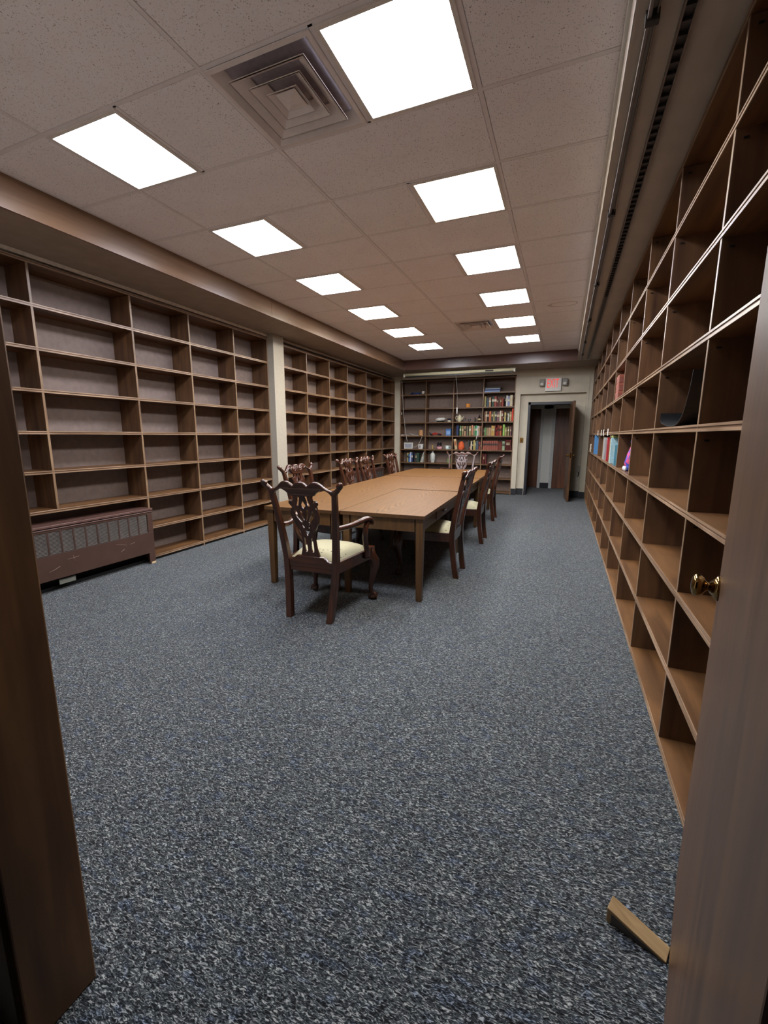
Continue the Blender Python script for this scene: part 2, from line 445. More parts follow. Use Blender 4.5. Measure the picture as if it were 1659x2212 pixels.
# ---------------------------------------------------------------- bookcases
def nosing(mb, axis, face, sgn, a, b, z, th=.028, mat=1):
    """two beads and a groove on a shelf front. axis 'y': front plane x=face, sgn = direction out of the case"""
    for z0, z1, o in ((z-th, z-th+.011, .0), (z-.009, z, .0)):
        if axis == 'y': mb.box(face-sgn*.004, face, a, b, z0, z1, mat)
        else: mb.box(a, b, face-sgn*.004, face, z0, z1, mat)
def bookcase(label, loc, face, depth, sgn, ups, zs, axis, skip=None, kick=.02, clips=0, topz=None):
    """ups: upright centres along the wall; zs: shelf top heights from the highest; skip(i,k): bay i has no shelf at level k"""
    root = thing('bookcase', label, 'bookcase', loc, world=True)
    back = face-sgn*depth
    a, b = ups[0], ups[-1]; th = .028; uw = .02
    def B(mb, d0, d1, u0, u1, z0, z1, mat=0):
        x0, x1 = face-sgn*d0, face-sgn*d1
        if axis == 'y': mb.box(x0, x1, u0, u1, z0, z1, mat)
        else: mb.box(u0, u1, x0, x1, z0, z1, mat)
    skip = skip or (lambda i, k: False)
    low = min(zs)
    bp = MB(); B(bp, depth-.012, depth, a, b, .02, zs[0]); bp.build('back_panel', M['back'], root)
    sm = [M['case_'+axis], M['edge_'+axis]]
    for k, z in enumerate(zs):
        i = 0; n = len(ups)-1
        while i < n:
            if skip(i, k): i += 1; continue
            j = i
            while j+1 < n and not skip(j+1, k): j += 1
            mb = MB(); B(mb, .004, depth-.012, ups[i]-uw/2, ups[j+1]+uw/2, z-th, z)
            for z0, z1 in ((z-th, z-th+.011), (z-.009, z)): B(mb, 0, .004, ups[i]-uw/2, ups[j+1]+uw/2, z0, z1, 1)
            mb.build('shelf', sm, root); i = j+1
    um = [M['case_v'], M['edge']]
    for i, u in enumerate(ups):
        ks = [k for k in range(len(zs)) if not ((i == 0 or skip(i-1, k)) and (i == len(ups)-1 or skip(i, k)))]
        zl = min(zs[k] for k in ks) if ks else low
        if ks and max(ks) < len(zs)-1: zl = zs[max(ks)+0]-th
        else: zl = .0
        mb = MB(); B(mb, .006, depth-.012, u-uw/2, u+uw/2, zl, zs[0]-.03); B(mb, .003, .006, u-uw/2, u+uw/2, zl, zs[0]-.03, 1)
        mb.build('upright', um, root, .0015)
        if clips and 0 < i <= clips:
            for k, z in enumerate(zs[1:], 1):
                if z < .2 and False: continue
                cb = MB(); B(cb, .028, .045, u-uw/2-.004, u-uw/2, zs[k-1]-.066, zs[k-1]-.059)
                cb.build('shelf_clip', M['black'], root)
    kb = MB(); B(kb, .02, .05, a, b, 0, low-th); kb.build('kick_board', M['dark'], root)
    return root
RZ = [2.81, 2.47, 2.121, 1.7695, 1.4228, 1.0747, .7319, .389, .05]
RU = [.30, 1.17, 2.0762, 2.986, 3.8801, 4.79, 5.667, 6.59, 7.48, 8.395, 9.28, 10.12, 10.505]
bookcase('long dark wood wall of open shelves beside the brass-knobbed door', (RX, 5.4, 0), RX, .30, -1, RU, RZ, 'y', clips=7)
LZ = [2.7827, 2.4456, 2.1005, 1.7576, 1.4074, 1.0676, .7252, .3875, .06]
LU = [.56, 1.48, 2.3873, 3.2952, 4.0319, 4.7756, 5.478]
bookcase('empty brown bookcase above and beside the near radiator cover', (LX, 3, 0), LX, .30, 1, LU, LZ, 'y', skip=lambda i, k: i < 3 and k > 6)
f2 = .98
QU = [5.755, 6.41, 7.165, 7.885, 8.778, 9.666, 10.475]
X2 = -4.05
QZ = [1.376+f2*z for z in (1.3894, 1.0696, .7245, .3816, .0314, -.3084, -.6508, -.9885)]+[.06]
bookcase('empty brown bookcase between the white pillar and the far corner', (X2, 8.1, 0), X2, .30, 1, QU, QZ, 'y', skip=lambda i, k: i in (3, 4) and k > 6)
FZ = [2.7165, 2.3861, 2.051, 1.7107, 1.3808, 1.0452, .7099, .3781, .0502]
FX = [-3.91, -3.2434, -2.5492, -1.8394, -1.1212]
bookcase('far bookcase holding books and ornaments under the rolled projection screen', (-2.5, FY, 0), FY, .29, -1, FX, FZ, 'x')

# ---------------------------------------------------------------- radiators
def radiator(label, x, y0, y1, top, depth=.22, npan=11):
    r = thing('radiator_cover', label, 'radiator', (x, (y0+y1)/2, 0), world=True)
    body = MB(); h0, g0, g1 = .122, .345, .545
    pw = .045
    body.box(x-.012, x, y0, y1, h0, g0); body.box(x-.012, x, y0, y1, g1, top-.03)
    body.box(x-.012, x, y0, y0+.06, g0, g1); body.box(x-.012, x, y1-.06, y1, g0, g1)
    body.box(x-.012, x, y0, y0+.07, 0.0, h0); body.box(x-.012, x, y1-.07, y1, 0.0, h0)
    body.box(x-depth, x-.012, y1-.012, y1, 0, top-.02); body.box(x-depth, x-.012, y0, y0+.012, 0, top-.02)
    gw = (y1-y0-.12)/npan
    for i in range(1, npan): body.box(x-.011, x-.001, y0+.06+gw*i-.007, y0+.06+gw*i+.007, g0, g1)
    body.build('casing', M['rad'], r, .002)
    lip = MB(); lip.box(x-depth, x+.008, y0-.004, y1+.006, top-.022, top)
    lip.box(x, x+.006, y0, y1, top-.04, top-.03)
    lip.build('top_lid', M['radlip'], r, .006)
    for i in range(npan):
        gm = MB()
        for q in range(17):
            z = g0+.006+q*.0115
            gm.face([(x-.002, y0+.067+gw*i-.0, z), (x-.002, y0+.053+gw*(i+1), z), (x-.010, y0+.053+gw*(i+1), z+.006), (x-.010, y0+.067+gw*i, z+.006)])
        gm.build('grille', M['grille'], r)
    dk = MB(); dk.box(x-.20, x-.16, y0+.02, y1-.02, .0, top-.03); dk.build('inner_panel', M['dark'], r)
    return r
ra = radiator('near brown metal radiator cover with a scratched front under the shelves', -4.05, 1.30, 3.252, .605, npan=17)
sc = MB()
for (yy, zz, dy, dz) in ((2.82, .30, .11, -.03), (2.86, .215, .04, .02), (2.36, .275, .10, .006), (2.41, .30, .012, -.06), (2.2, .20, .09, .03), (2.97, .27, .05, .01)):
    sc.tube([(-4.0492, yy, zz), (-4.0492, yy+dy*.5, zz+dz*.4), (-4.0492, yy+dy, zz+dz)], .0012, 5)
sc.build('scratches', plain('bare scratch', '#a08878', .6), ra)
ch = MB(); ch.box(-4.052, -4.047, 3.20, 3.25, 0.0, .022); ch.build('chipped_foot', plain('chipped primer', '#c6ae86', .7), ra, .003)
single(MB().box(-.004, .004, -.07, .07, 0, .045), 'data_plate', plain('grey plate', '#8a8a80', .5), 'small grey plate in the dark gap under the near radiator', 'plate', (-4.09, 2.36, .055))
radiator('far brown radiator cover half hidden behind the chair backs', -3.99, 7.92, 9.63, .635, npan=11)

# ---------------------------------------------------------------- ceiling lights and diffusers
def light(label, x0, x1, y0, y1, lens, group):
    t = thing('ceiling_light', label, 'ceiling light', ((x0+x1)/2, (y0+y1)/2, C-.004), 0, group)
    hx_, hy_ = (x1-x0)/2-tw, (y1-y0)/2-tw
    fr = MB(); w = .022
    for a, b, c, d in ((-hx_, hx_, -hy_, -hy_+w), (-hx_, hx_, hy_-w, hy_), (-hx_, -hx_+w, -hy_+w, hy_-w), (hx_-w, hx_, -hy_+w, hy_-w)):
        fr.box(a, b, c, d, -.006, .02)
    fr.build('frame', M['lightframe'], t, .002)
    MB().box(-hx_+w, hx_-w, -hy_+w, hy_-w, .0, .006).build('diffuser', M[lens], t)
    return t
ordn = ['first', 'second', 'third', 'fourth', 'fifth', 'sixth', 'seventh', 'eighth', 'ninth', 'tenth', 'eleventh', 'twelfth', 'thirteenth', 'fourteenth', 'fifteenth', 'sixteenth', 'seventeenth', 'eighteenth']
for k, j in enumerate(sorted(light_rows)):
    y0, y1 = GY+T*j, GY+T*(j+1)
    light('lit ceiling panel, %s from the doorway in the row by the long shelf wall' % ordn[k], midR, GX+WR, y0, y1, ['lens_white', 'lens_warm', 'lens_cool', 'lens_cool', 'lens_warm', 'lens_white'][k], 'ceiling panels by the shelf wall')
    light('lit ceiling panel, %s from the doorway in the row by the fascia beam' % ordn[k], GX-WL, midL, y0, y1, ['lens_white', 'lens_cool', 'lens_cool', 'lens_warm', 'lens_warm', 'lens_white'][k], 'ceiling panels by the fascia beam')
def vent(label, y0, y1):
    x0, x1 = GX, midR
    t = thing('ceiling_vent', label, 'vent', ((x0+x1)/2, (y0+y1)/2, C-.004), 0, 'square ceiling air diffusers')
    h = (x1-x0)/2-tw; hyy = (y1-y0)/2-tw
    def sq(a, z, q=1.): return [(-a, -a*q, z), (a, -a*q, z), (a, a*q, z), (-a, a*q, z)]
    q = hyy/h
    fr = MB(); fr.loft([sq(h, .0, q), sq(h, -.006, q), sq(h*.93, -.008, q), sq(h*.80, .034, q), sq(h*.79, .04, q)], 0, False, False)
    fr.build('frame', M['vent'], t)
    MB().box(-h*.82, h*.82, -h*.82, h*.82, .042, .046).build('duct', colm('#a39ca4'), t)
    for a, b, z in ((.735, .50, .0), (.51, .29, -.003), (.30, .12, -.006)):
        lv = MB(); lv.loft([sq(h*a, z-.016, q), sq(h*a, z-.011, q), sq(h*b, z+.034, q), sq(h*b*.97, z+.034, q), sq(h*a*.97, z-.016, q)], 0, False, False)
        lv.build('louver', M['vent'], t, .0015)
    cn = MB(); cn.loft([sq(h*.20, -.006, q), sq(h*.15, -.012, q), sq(h*.04, -.02, q), sq(h*.005, -.02, q)], 0, False, True); cn.build('center_cone', M['vent'], t)
    return t
vent('large square ceiling air diffuser nearest the doorway', GY, GY+T)
vent('small-looking square ceiling air diffuser near the far wall', GY+T*8, GY+T*9)

# rails on the soffit by the shelf wall
t = thing('ceiling_track', 'slim grey track hung by brackets beside the tile edge', 'track', (.18, 5, ZB), world=True)
mb = MB(); mb.box(.163, .176, .4, 9.40, ZB-.028, ZB-.004); mb.box(.19, .196, .4, 9.42, ZB-.02, ZB-.004); mb.build('rail', M['steel'], t, .002)
for y in (2.0, 3.45, 4.9, 6.3, 7.7, 8.8):
    MB().box(.157, .202, y-.014, y+.014, ZB-.036, ZB+.002).build('bracket', M['slat'], t, .003)
t = thing('slotted_track', 'slotted grey track on the beige soffit above the shelf wall', 'track', (.29, 5, ZB), world=True)
mb = MB(); mb.box(.270, .277, .4, 9.42, ZB-.022, ZB+.002); mb.box(.309, .316, .4, 9.42, ZB-.022, ZB+.002); mb.build('rail', M['steel'], t, .001)
mb = MB(); rings = []; y = .4
while y < 5.3:
    for yy, z_ in ((y, ZB-.006), (y+.044, ZB-.006), (y+.0445, ZB-.018), (y+.0615, ZB-.018)):
        rings.append([(.277, yy, z_), (.309, yy, z_), (.309, yy, ZB+.002), (.277, yy, ZB+.002)])
    y += .062
rings.append([(.277, 9.42, ZB-.006), (.309, 9.42, ZB-.006), (.309, 9.42, ZB+.002), (.277, 9.42, ZB+.002)])
mb.loft(rings, 0, False); mb.build('slotted_web', M['slat'], t)

# ---------------------------------------------------------------- tables
th_ = math.radians(2.4)
P0 = Vector((-1.749, 3.222, 0)); ex = Vector((math.cos(th_), math.sin(th_), 0)); ey = Vector((-math.sin(th_), math.cos(th_), 0))
TW, TL = .757, 1.645
def make_table(label, drawer=False, gap=.0012):
    t = thing('library_table', label, 'table', (0, 0, 0), 0, 'oak tables pushed into one long conference table')
    w, l = TW/2-.003, TL/2-gap
    tt = MB(); tt.box(-w, w, -l, l, .708, .74, 1); tt.bm.faces.ensure_lookup_table(); tt.bm.faces[1].material_index = 0
    tt.build('tabletop', [M['oak_top'], M['oak_ap']], t, .002)
    i = .03; ah = .60
    for s in (-1, 1):
        MB().box(-w+.09, w-.09, s*(l-i)-.011, s*(l-i)+.011, ah, .7075).build('apron', M['oak_leg'], t)
        if not (drawer and s == 1):
            MB().box(s*(w-i)-.011, s*(w-i)+.011, -l+.09, l-.09, ah, .7075).build('apron', M['oak_ap'], t)
        for q in (-1, 1):
            cx, cy = s*(w-i-.018), q*(l-i-.018)
            mb = MB(); mb.bar([(cx, cy, 0), (cx, cy, .03), (cx, cy, .7075)], [(.048, .048), (.05, .05), (.064, .064)])
            mb.build('leg', M['oak_leg'], t, .003)
    if drawer:
        MB().box(w-i-.02, w-i, -l+.09, l-.09, ah, .7075).build('apron', M['oak_ap'], t)
        dr = MB().box(w-i-.006, w-i+.008, -.30, .30, ah+.018, .700).build('drawer', M['oak_ap'], t, .003)
        hd = MB(); hd.tube([(w-i+.008, -.045, .662), (w-i+.022, -.035, .657), (w-i+.026, 0, .655), (w-i+.022, .035, .657), (w-i+.008, .045, .662)], .008, 8)
        hd.build('handle', M['black'], dr)
    return t
tb = make_table('oak table nearest the doorway on the shelf-wall side, with a drawer', True, .004)
tables = [tb]
for lab in ('middle oak table of the three on the shelf-wall side', 'oak table at the far end on the shelf-wall side', ):
    c = copy_tree(tb); c['label'] = lab; tables.append(c)
tn = make_table('oak table nearest the doorway on the radiator side, behind the armchair')
tables.append(tn)
for lab in ('middle oak table of the three on the radiator side', 'oak table at the far end on the radiator side'):
    c = copy_tree(tn); c['label'] = lab; tables.append(c)
for i, t in enumerate(tables):
    r, k = (0, i) if i < 3 else (1, i-3)
    c = P0+ex*(TW/2 if r == 0 else -TW/2)+ey*(TL*(k+.5)+(-.02 if r else 0.))
    c.z = (0, .005, .009, 0, 0, .004)[i]
    t.location = c; t.rotation_euler = (0, 0, th_)

# ---------------------------------------------------------------- chairs
def yb(z):
    if z < .45: return -.252-.045*((.45-z)/.45)**1.8
    return -.252-.115*((z-.45)/.6)**1.25
HOLES = [
 [(-.042, .965), (-.021, .925), (-.040, .79), (-.056, .80), (-.043, .88)],
 [(0, .872), (.022, .80), (0, .752), (-.022, .80)],
 [(-.082, .70), (-.066, .715), (-.052, .655), (-.024, .565), (-.034, .545), (-.062, .60), (-.080, .65)],
 [(-.036, .735), (-.022, .73), (-.012, .66), (-.006, .585), (-.016, .59), (-.034, .665)],
 [(-.047, .535), (-.036, .545), (-.012, .475), (-.023, .455)],
 [(-.022, .415), (.022, .415), (0, .335)],
 [(-.034, .30), (-.024, .285), (-.016, .17), (-.018, .10), (-.027, .082), (-.036, .10), (-.038, .2)],
]
HALF = [(.083, 0), (.078, .03), (.066, .11), (.055, .22), (.054, .32), (.058, .40), (.078, .45), (.098, .53), (.117, .63), (.118, .68), (.106, .745), (.094, .765), (.104, .785), (.118, .82), (.116, .855), (.100, .865), (.088, .845), (.080, .885), (.076, .93), (.085, .975), (.10, 1.01)]
def make_chair(arms):
    w0, w1, d1 = .205, .272, .275     # rear and front half widths, front depth
    t = thing('armchair' if arms else 'side_chair', 'x', 'chair')
    # seat frame
    sf = MB(); z0, z1 = .368, .455
    def rail(a, b, th=.03, za=z0, zb_=z1):
        a, b = Vector(a), Vector(b); d = (b-a).normalized(); n = Vector((-d.y, d.x, 0))*th/2
        sf.loft([[(p+n*s).to_tuple()[:2]+(z,) for s, z in ((1, za), (-1, za), (-1, zb_), (1, zb_))] for p in (a, b)], 0, False)
    rail((-w0, -.25, 0), (-w1, d1-.03, 0)); rail((w0, -.25, 0), (w1, d1-.03, 0)); rail((-w1+.02, d1-.012, 0), (w1-.02, d1-.012, 0)); rail((-w0, -.252, 0), (w0, -.252, 0), .03, .365, .44)
    for s in (-1, 1): sf.box(s*w1-.032, s*w1+.02 if s > 0 else s*w1+.032, d1-.055, d1+.008, z0-.01, z1+.012) if s > 0 else sf.box(-w1-.02, -w1+.032, d1-.055, d1+.008, z0-.01, z1+.012)
    sf.build('seat_frame', M['mahog_x'], t, .003)
    # cushion
    n = 12; cu = MB(); grid = []
    for i in range(n+1):
        v = i/n; y = -.225+v*(d1-.035+.225); hw_ = (w0-.012)+((w1-.012)-(w0-.012))*v
        row = []
        for j in range(n+1):
            u = j/n*2-1; dome = (1-abs(u)**3.2)*(1-abs(2*v-1)**3.2)
            row.append(cu.bm.verts.new((u*hw_, y, .454+.072*dome**.55)))
        grid.append(row)
    for i in range(n):
        for j in range(n):
            f = cu.bm.faces.new([grid[i][j], grid[i][j+1], grid[i+1][j+1], grid[i+1][j]]); f.smooth = True
    cu.build('seat_cushion', M['seat'], t)
    # rear posts (stiles running into rear legs)
    for s in (-1, 1):
        zs_ = [0, .1, .2, .3, .38, .46, .55, .65, .75, .85, .93, .985]
        path = []; sizes = []
        for z in zs_:
            x = w0-.002-.03*max(0, (.38-z)/.38)**1.3 if z < .38 else w0-.002+.055*((z-.38)/.6)**1.15
            path.append((s*x, yb(z), z)); e = .050 if z < .46 else .050-.012*(z-.46)/.5
            sizes.append((e*.92, e*1.05 if z < .5 else e))
        mb = MB(); mb.bar(path, sizes); mb.build('rear_post', M['mahog'], t, .004)
        # cabriole front leg with knee and ball foot
        X, Yf = s*(w1-.004), d1-.022
        mb = MB()
        pth = [(X, Yf, .45), (X+s*.006, Yf+.004, .39), (X+s*.022, Yf+.018, .345), (X+s*.026, Yf+.022, .30), (X+s*.018, Yf+.014, .24), (X+s*.006, Yf+.002, .17), (X, Yf-.004, .11), (X+s*.003, Yf, .07), (X+s*.012, Yf+.010, .045), (X+s*.012, Yf+.010, .02)]
        mb.tube(pth, [.030, .038, .046, .043, .034, .026, .020, .020, .026, .020], 12)
        lg = mb.build('front_leg', M['mahog'], t)
        bf = MB(); bf.blob((X+s*.014, Yf+.012, .027), (.032, .032, .027))
        for a in (-60, 0, 60, 180):
            an = math.radians(a)+(math.atan2(1, s)); dx, dy = math.cos(an), math.sin(an)
            bf.tube([(X+s*.012+dx*.010, Yf+.010+dy*.010, .066), (X+s*.014+dx*.028, Yf+.012+dy*.028, .05), (X+s*.014+dx*.036, Yf+.012+dy*.036, .028), (X+s*.014+dx*.034, Yf+.012+dy*.034, .008)], [.007, .008, .007, .004], 7)
        bf.build('claw_foot', M['mahog'], lg)
        kn = MB()
        for a, b, r in ((.018, .352, .014), (.028, .335, .013), (.034, .315, .012), (.012, .335, .012), (.030, .36, .011)):
            kn.blob((X+s*(a+.008), Yf+a, b), (r, r, r*1.2), 8)
        kn.build('knee_carving', M['mahog'], lg)
    # splat
    zb0, zb1 = .478, .985
    out = [(x, zb0+(zb1-zb0)*v) for x, v in HALF]; out = smooth_pts(out, 5, False)
    loop = [(p[0], p[1]) for p in out]+[(-p[0], p[1]) for p in out[::-1]]
    loops = [loop]
    for h in HOLES:
        hp = [(x, zb0+(zb1-zb0)*v) for x, v in h]; sym = abs(sum(x for x, v in h)) < 1e-6
        pts = smooth_pts(hp, 4) if len(hp) > 5 else [Vector(p) for p in hp]
        loops.append([(p[0], p[1]) for p in pts])
        if not sym: loops.append([(-p[0], p[1]) for p in pts])
    def onback(v, extra=0.): return Vector((v.x, yb(v.y)+v.z-.016*(1-min(1, abs(v.x)/.26)**2)*max(0, (v.y-.5)/.5), v.y))
    sp = mesh_obj('back_splat', flat_mesh(loops, .018, .003), M['mahog'], t, onback)
    shoe = [(-.195, .40), (.195, .40), (.195, .452), (.165, .453), (.145, .460), (.130, .476), (.112, .488), (-.112, .488), (-.130, .476), (-.145, .460), (-.165, .453), (-.195, .452)]
    mesh_obj('back_rail', flat_mesh([shoe], .036, .005), M['mahog_x'], t, onback)
    # crest rail
    upx = [(0, 1.058), (.03, 1.054), (.052, 1.034), (.058, 1.030), (.066, 1.036), (.095, 1.056), (.125, 1.060), (.155, 1.050), (.19, 1.022), (.225, 1.002), (.255, 1.004), (.283, 1.026), (.300, 1.042)]
    lox = [(.318, 1.030), (.306, 1.006), (.280, .978), (.262, .962), (.236, .962), (.225, .976), (.20, .996), (.175, 1.001), (.15, .996), (.12, .978), (.098, .958), (.05, .953), (0, .953)]
    right = smooth_pts(upx, 4, False)+smooth_pts(lox, 4, False)
    loop = [(p[0], p[1]) for p in right]+[(-p[0], p[1]) for p in right[::-1][1:-1]]
    cr = mesh_obj('crest_rail', flat_mesh([loop], .034, .009), M['mahog_x'], t, onback)
    for s in (-1, 1):
        f = MB(); q = Vector((s*.55, -.55, .62)).to_track_quat('Z', 'Y').to_matrix()
        f.lathe([(.0, -.014), (.021, -.012), (.025, 0), (.020, .006), (.023, .013), (.016, .020), (.018, .026), (.010, .033), (.0, .036)], (s*.304, yb(1.03)-.004, 1.034), 14, mtx=q)
        f.build('finial', M['mahog'], cr)
    cv = MB()
    vine = [(-.235, .985), (-.19, 1.005), (-.155, 1.022), (-.125, 1.006), (-.10, 1.028), (-.075, 1.0), (-.05, .985), (-.035, 1.0), (-.015, 1.03), (0, 1.0), (0, .975), (0, 1.0), (.015, 1.03), (.035, 1.0), (.05, .985), (.075, 1.0), (.10, 1.028), (.125, 1.006), (.155, 1.022), (.19, 1.005), (.235, .985)]
    vp = smooth_pts([(x, z, 0) for x, z in vine], 5, False)
    cv.tube([(p[0], yb(p[1])+.0165-.016*(1-min(1, abs(p[0])/.26)**2)*max(0, (p[1]-.5)/.5), p[1]) for p in vp], [.006+.004*abs(math.sin(i*.9)) for i in range(len(vp))], 7)
    cv.build('carving', M['mahog'], cr)
    for s in (-1, 1):
        rb = MB(); rp = smooth_pts([(s*.082, .975, 0), (s*.074, .94, 0), (s*.080, .918, 0), (s*.106, .915, 0), (s*.10, .88, 0), (s*.110, .82, 0), (s*.100, .76, 0), (s*.074, .71, 0), (s*.052, .65, 0), (s*.058, .55, 0), (s*.073, .49, 0)], 4, False)
        rb.tube([(p[0], yb(p[1])+.009-.016*(1-min(1, abs(p[0])/.26)**2)*max(0, (p[1]-.5)/.5), p[1]) for p in rp], [.004+.002*abs(math.sin(i*.7)) for i in range(len(rp))], 6)
        rb.build('splat_beading', M['mahog'], sp)
    if arms:
        for s in (-1, 1):
            a = MB()
            pth = [(s*.226, yb(.72)+.01, .715), (s*.235, -.19, .708), (s*.262, -.10, .712), (s*.295, -.02, .728), (s*.312, .05, .738), (s*.318, .105, .728), (s*.318, .135, .706), (s*.318, .128, .686)]
            P_ = smooth_pts(pth, 3, False)
            rr = [(.021, .017+.012*min(1, i/12)) for i in range(len(P_))]
            a.tube(P_, rr, 12); ar = a.build('armrest', M['mahog'], t)
            ac = MB(); ac.tube(smooth_pts([(s*.316, .068, .715), (s*.316, .040, .66), (s*.312, .038, .60), (s*.300, .075, .53), (s*.286, .125, .47), (s*.284, .135, .40)], 3, False), [(.026, .020)]*16, 10)
            ac.build('arm_support', M['mahog'], t)
    return t
side0 = make_chair(False); arm0 = make_chair(True)
def place(src, first, loc, face, label, group):
    c = src if first else copy_tree(src)
    c.location = loc; c.rotation_euler = (0, 0, face); tag(c, label, 'chair', group); return c
G1 = 'carved mahogany chairs round the table'
place(arm0, True, (-1.700, 2.925, 0), math.radians(1.0), 'carved armchair with its back to the doorway at the near table end', G1)
place(arm0, False, (-1.905, 8.42, 0), math.radians(182), 'carved armchair at the far table end facing the doorway', G1)
for k, (x, y, d) in enumerate(((-1.195, 4.175, 1.5), (-1.21, 5.66, 2), (-1.30, 7.245, 2.5))):
    place(side0, k == 0, (x, y, 0), math.radians(90+d), 'carved side chair on the shelf-wall side of the table, %s from the doorway' % ordn[k], G1)
for k, (x, y, d) in enumerate(((-2.40, 4.10, 0), (-2.45, 5.45, 1), (-2.48, 6.12, 2), (-2.49, 7.2, 3))):
    place(side0, False, (x, y, 0), math.radians(-90+d), 'carved side chair on the radiator side of the table, %s from the doorway' % ordn[k], G1)

# ---------------------------------------------------------------- door wedge
A = Vector((.214, 1.208)); Bp = Vector((.352, 1.152)); d = (Bp-A); Lw = d.length
w = MB(); hw_ = .024; hh = .046
rings = [[(0, -hw_, 0), (0, hw_, 0), (0, hw_, hh), (0, -hw_, hh)], [(Lw, -hw_, 0), (Lw, hw_, 0), (Lw, hw_, .006), (Lw, -hw_, .006)]]
w.loft(rings, 0, False)
wd = w.build('door_wedge', [wood('raw wedge timber', '#8d7049', '#b89a6c', 'x', .6, 40, .2)], None, .0015)
wd.location = (A.x, A.y, 0); wd.rotation_euler = (0, 0, math.atan2(d.y, d.x))
tag(wd, 'pale wooden wedge on the carpet at the foot of the near door', 'door wedge')
pn = MB(); pn.loft([[(.012, -hw_-.0012, .002), (.012, -hw_, .002), (.012, -hw_, hh-.012), (.012, -hw_-.0012, hh-.012)], [(Lw-.02, -hw_-.0012, .001), (Lw-.02, -hw_, .001), (Lw-.02, -hw_, .0055), (Lw-.02, -hw_-.0012, .0055)]], 0, False)
pn.build('dark_side', plain('dark grey side', '#4a4844', .6), wd)  # darker grey panel along one side of the wedge

# ---------------------------------------------------------------- projection screen, exit sign, switch, wall box
sx0, sx1, sy, sz = -3.545, -1.055, 9.72, 2.748
t = thing('projection_screen', 'cream rolled-up projection screen hung under the far fascia', 'projection screen', (sx0, sy, sz), world=True)
mb = MB(); mb.tube([(sx0, sy, sz), (sx1, sy, sz)], [(.034, .036)]*2, 14); mb.build('case', M['cream'], t)
mb = MB(); mb.box(sx0+.03, sx1-.06, sy-.012, sy+.012, sz-.058, sz-.034); mb.build('bottom_bar', M['black'], t)
for x in (sx0+.02, sx1-.02):
    mb = MB(); mb.tube([(x-.02, sy, sz-.01), (x+.02, sy, sz-.01)], .040, 14); mb.build('end_cap', M['white'], t)
for x in (sx0+.08, sx1-.09):
    mb = MB(); mb.tube([(x, sy, sz+.03), (x+.012, sy, sz+.045), (x, sy, ZB+.0)], .004, 6); mb.build('hook', M['steelc'], t)
mb = MB(); mb.box(sx1-.62, sx1-.45, sy-.042, sy-.034, sz-.012, sz+.012); mb.build('name_plate', M['black'], t)
mb = MB(); mb.tube([(-2.32, sy, sz-.05), (-2.285, sy+.02, 2.36), (-2.275, sy+.02, 1.99), (-2.275, sy+.02, 1.87)], .0028, 6)
cd = mb.build('pull_cord', colm('#a09a90'), t)
mb = MB(); mb.tube([(-2.275, sy+.02, 2.00), (-2.275, sy+.02, 1.86)], [.010, .014], 8); mb.build('cord_pull', M['white'], cd)

t = thing('exit_sign', 'lit exit sign with two emergency lamps above the far door', 'exit sign', (-.32, FY, 2.36), world=True)
mb = MB(); mb.box(-.484, -.154, FY-.05, FY, 2.352, 2.632); mb.build('housing', M['white'], t, .006)
em, nt, b = newmat('lit red letters'); b.inputs['Base Color'].default_value = rgb('#e0342c'); b.inputs['Emission Color'].default_value = rgb('#ff4a3a'); b.inputs['Emission Strength'].default_value = .12
tm = text_mesh('EXIT', .2)
bx = [min(v.co.x for v in tm.vertices), max(v.co.x for v in tm.vertices), min(v.co.y for v in tm.vertices), max(v.co.y for v in tm.vertices)]
mesh_obj('lettering', tm, em, t, lambda v: Vector((-.008+((v.x-bx[0])/(bx[1]-bx[0])-.5)*.235, -.0515-v.z, .068+(v.y-bx[2])/(bx[3]-bx[2])*.185)))
for x, s in ((-.55, -1), (-.085, 1)):
    mb = MB(); mb.box(x-.055, x+.055, FY-.10, FY-.03, 2.46, 2.605); lh = mb.build('lamp_head', colm('#8c8982'), t, .012)
    mb = MB(); mb.blob((x+s*.002, FY-.10, 2.505), (.042, .022, .032)); mb.build('lamp_lens', colm('#e8e6de', .25), lh)
t = thing('light_switch', 'brass light switch plate beside the far door frame', 'light switch', (-.935, RY, 1.23), world=True)
MB().box(-.975, -.895, RY-.008, RY, 1.222, 1.335).build('plate', M['brassd'], t, .003)
MB().box(-.942, -.928, RY-.020, RY-.008, 1.262, 1.296).build('toggle', M['black'], t, .002)
t = thing('wall_box', 'small grey box on the wall behind the open far door', 'wall box', (.335, RY, .6), world=True)
MB().box(.30, .355, RY-.05, RY, .585, .72).build('box_cover', colm('#b0aca0'), t, .004)
MB().tube([(.33, RY-.03, .585), (.335, RY-.02, .52), (.32, RY-.012, .48)], .008, 7).build('cord', M['black'], t)
# conduit drop on the far wall
struct(MB().box(.395, .405, FY-.008, FY, .15, ZB), 'trim_9', M['wall'])

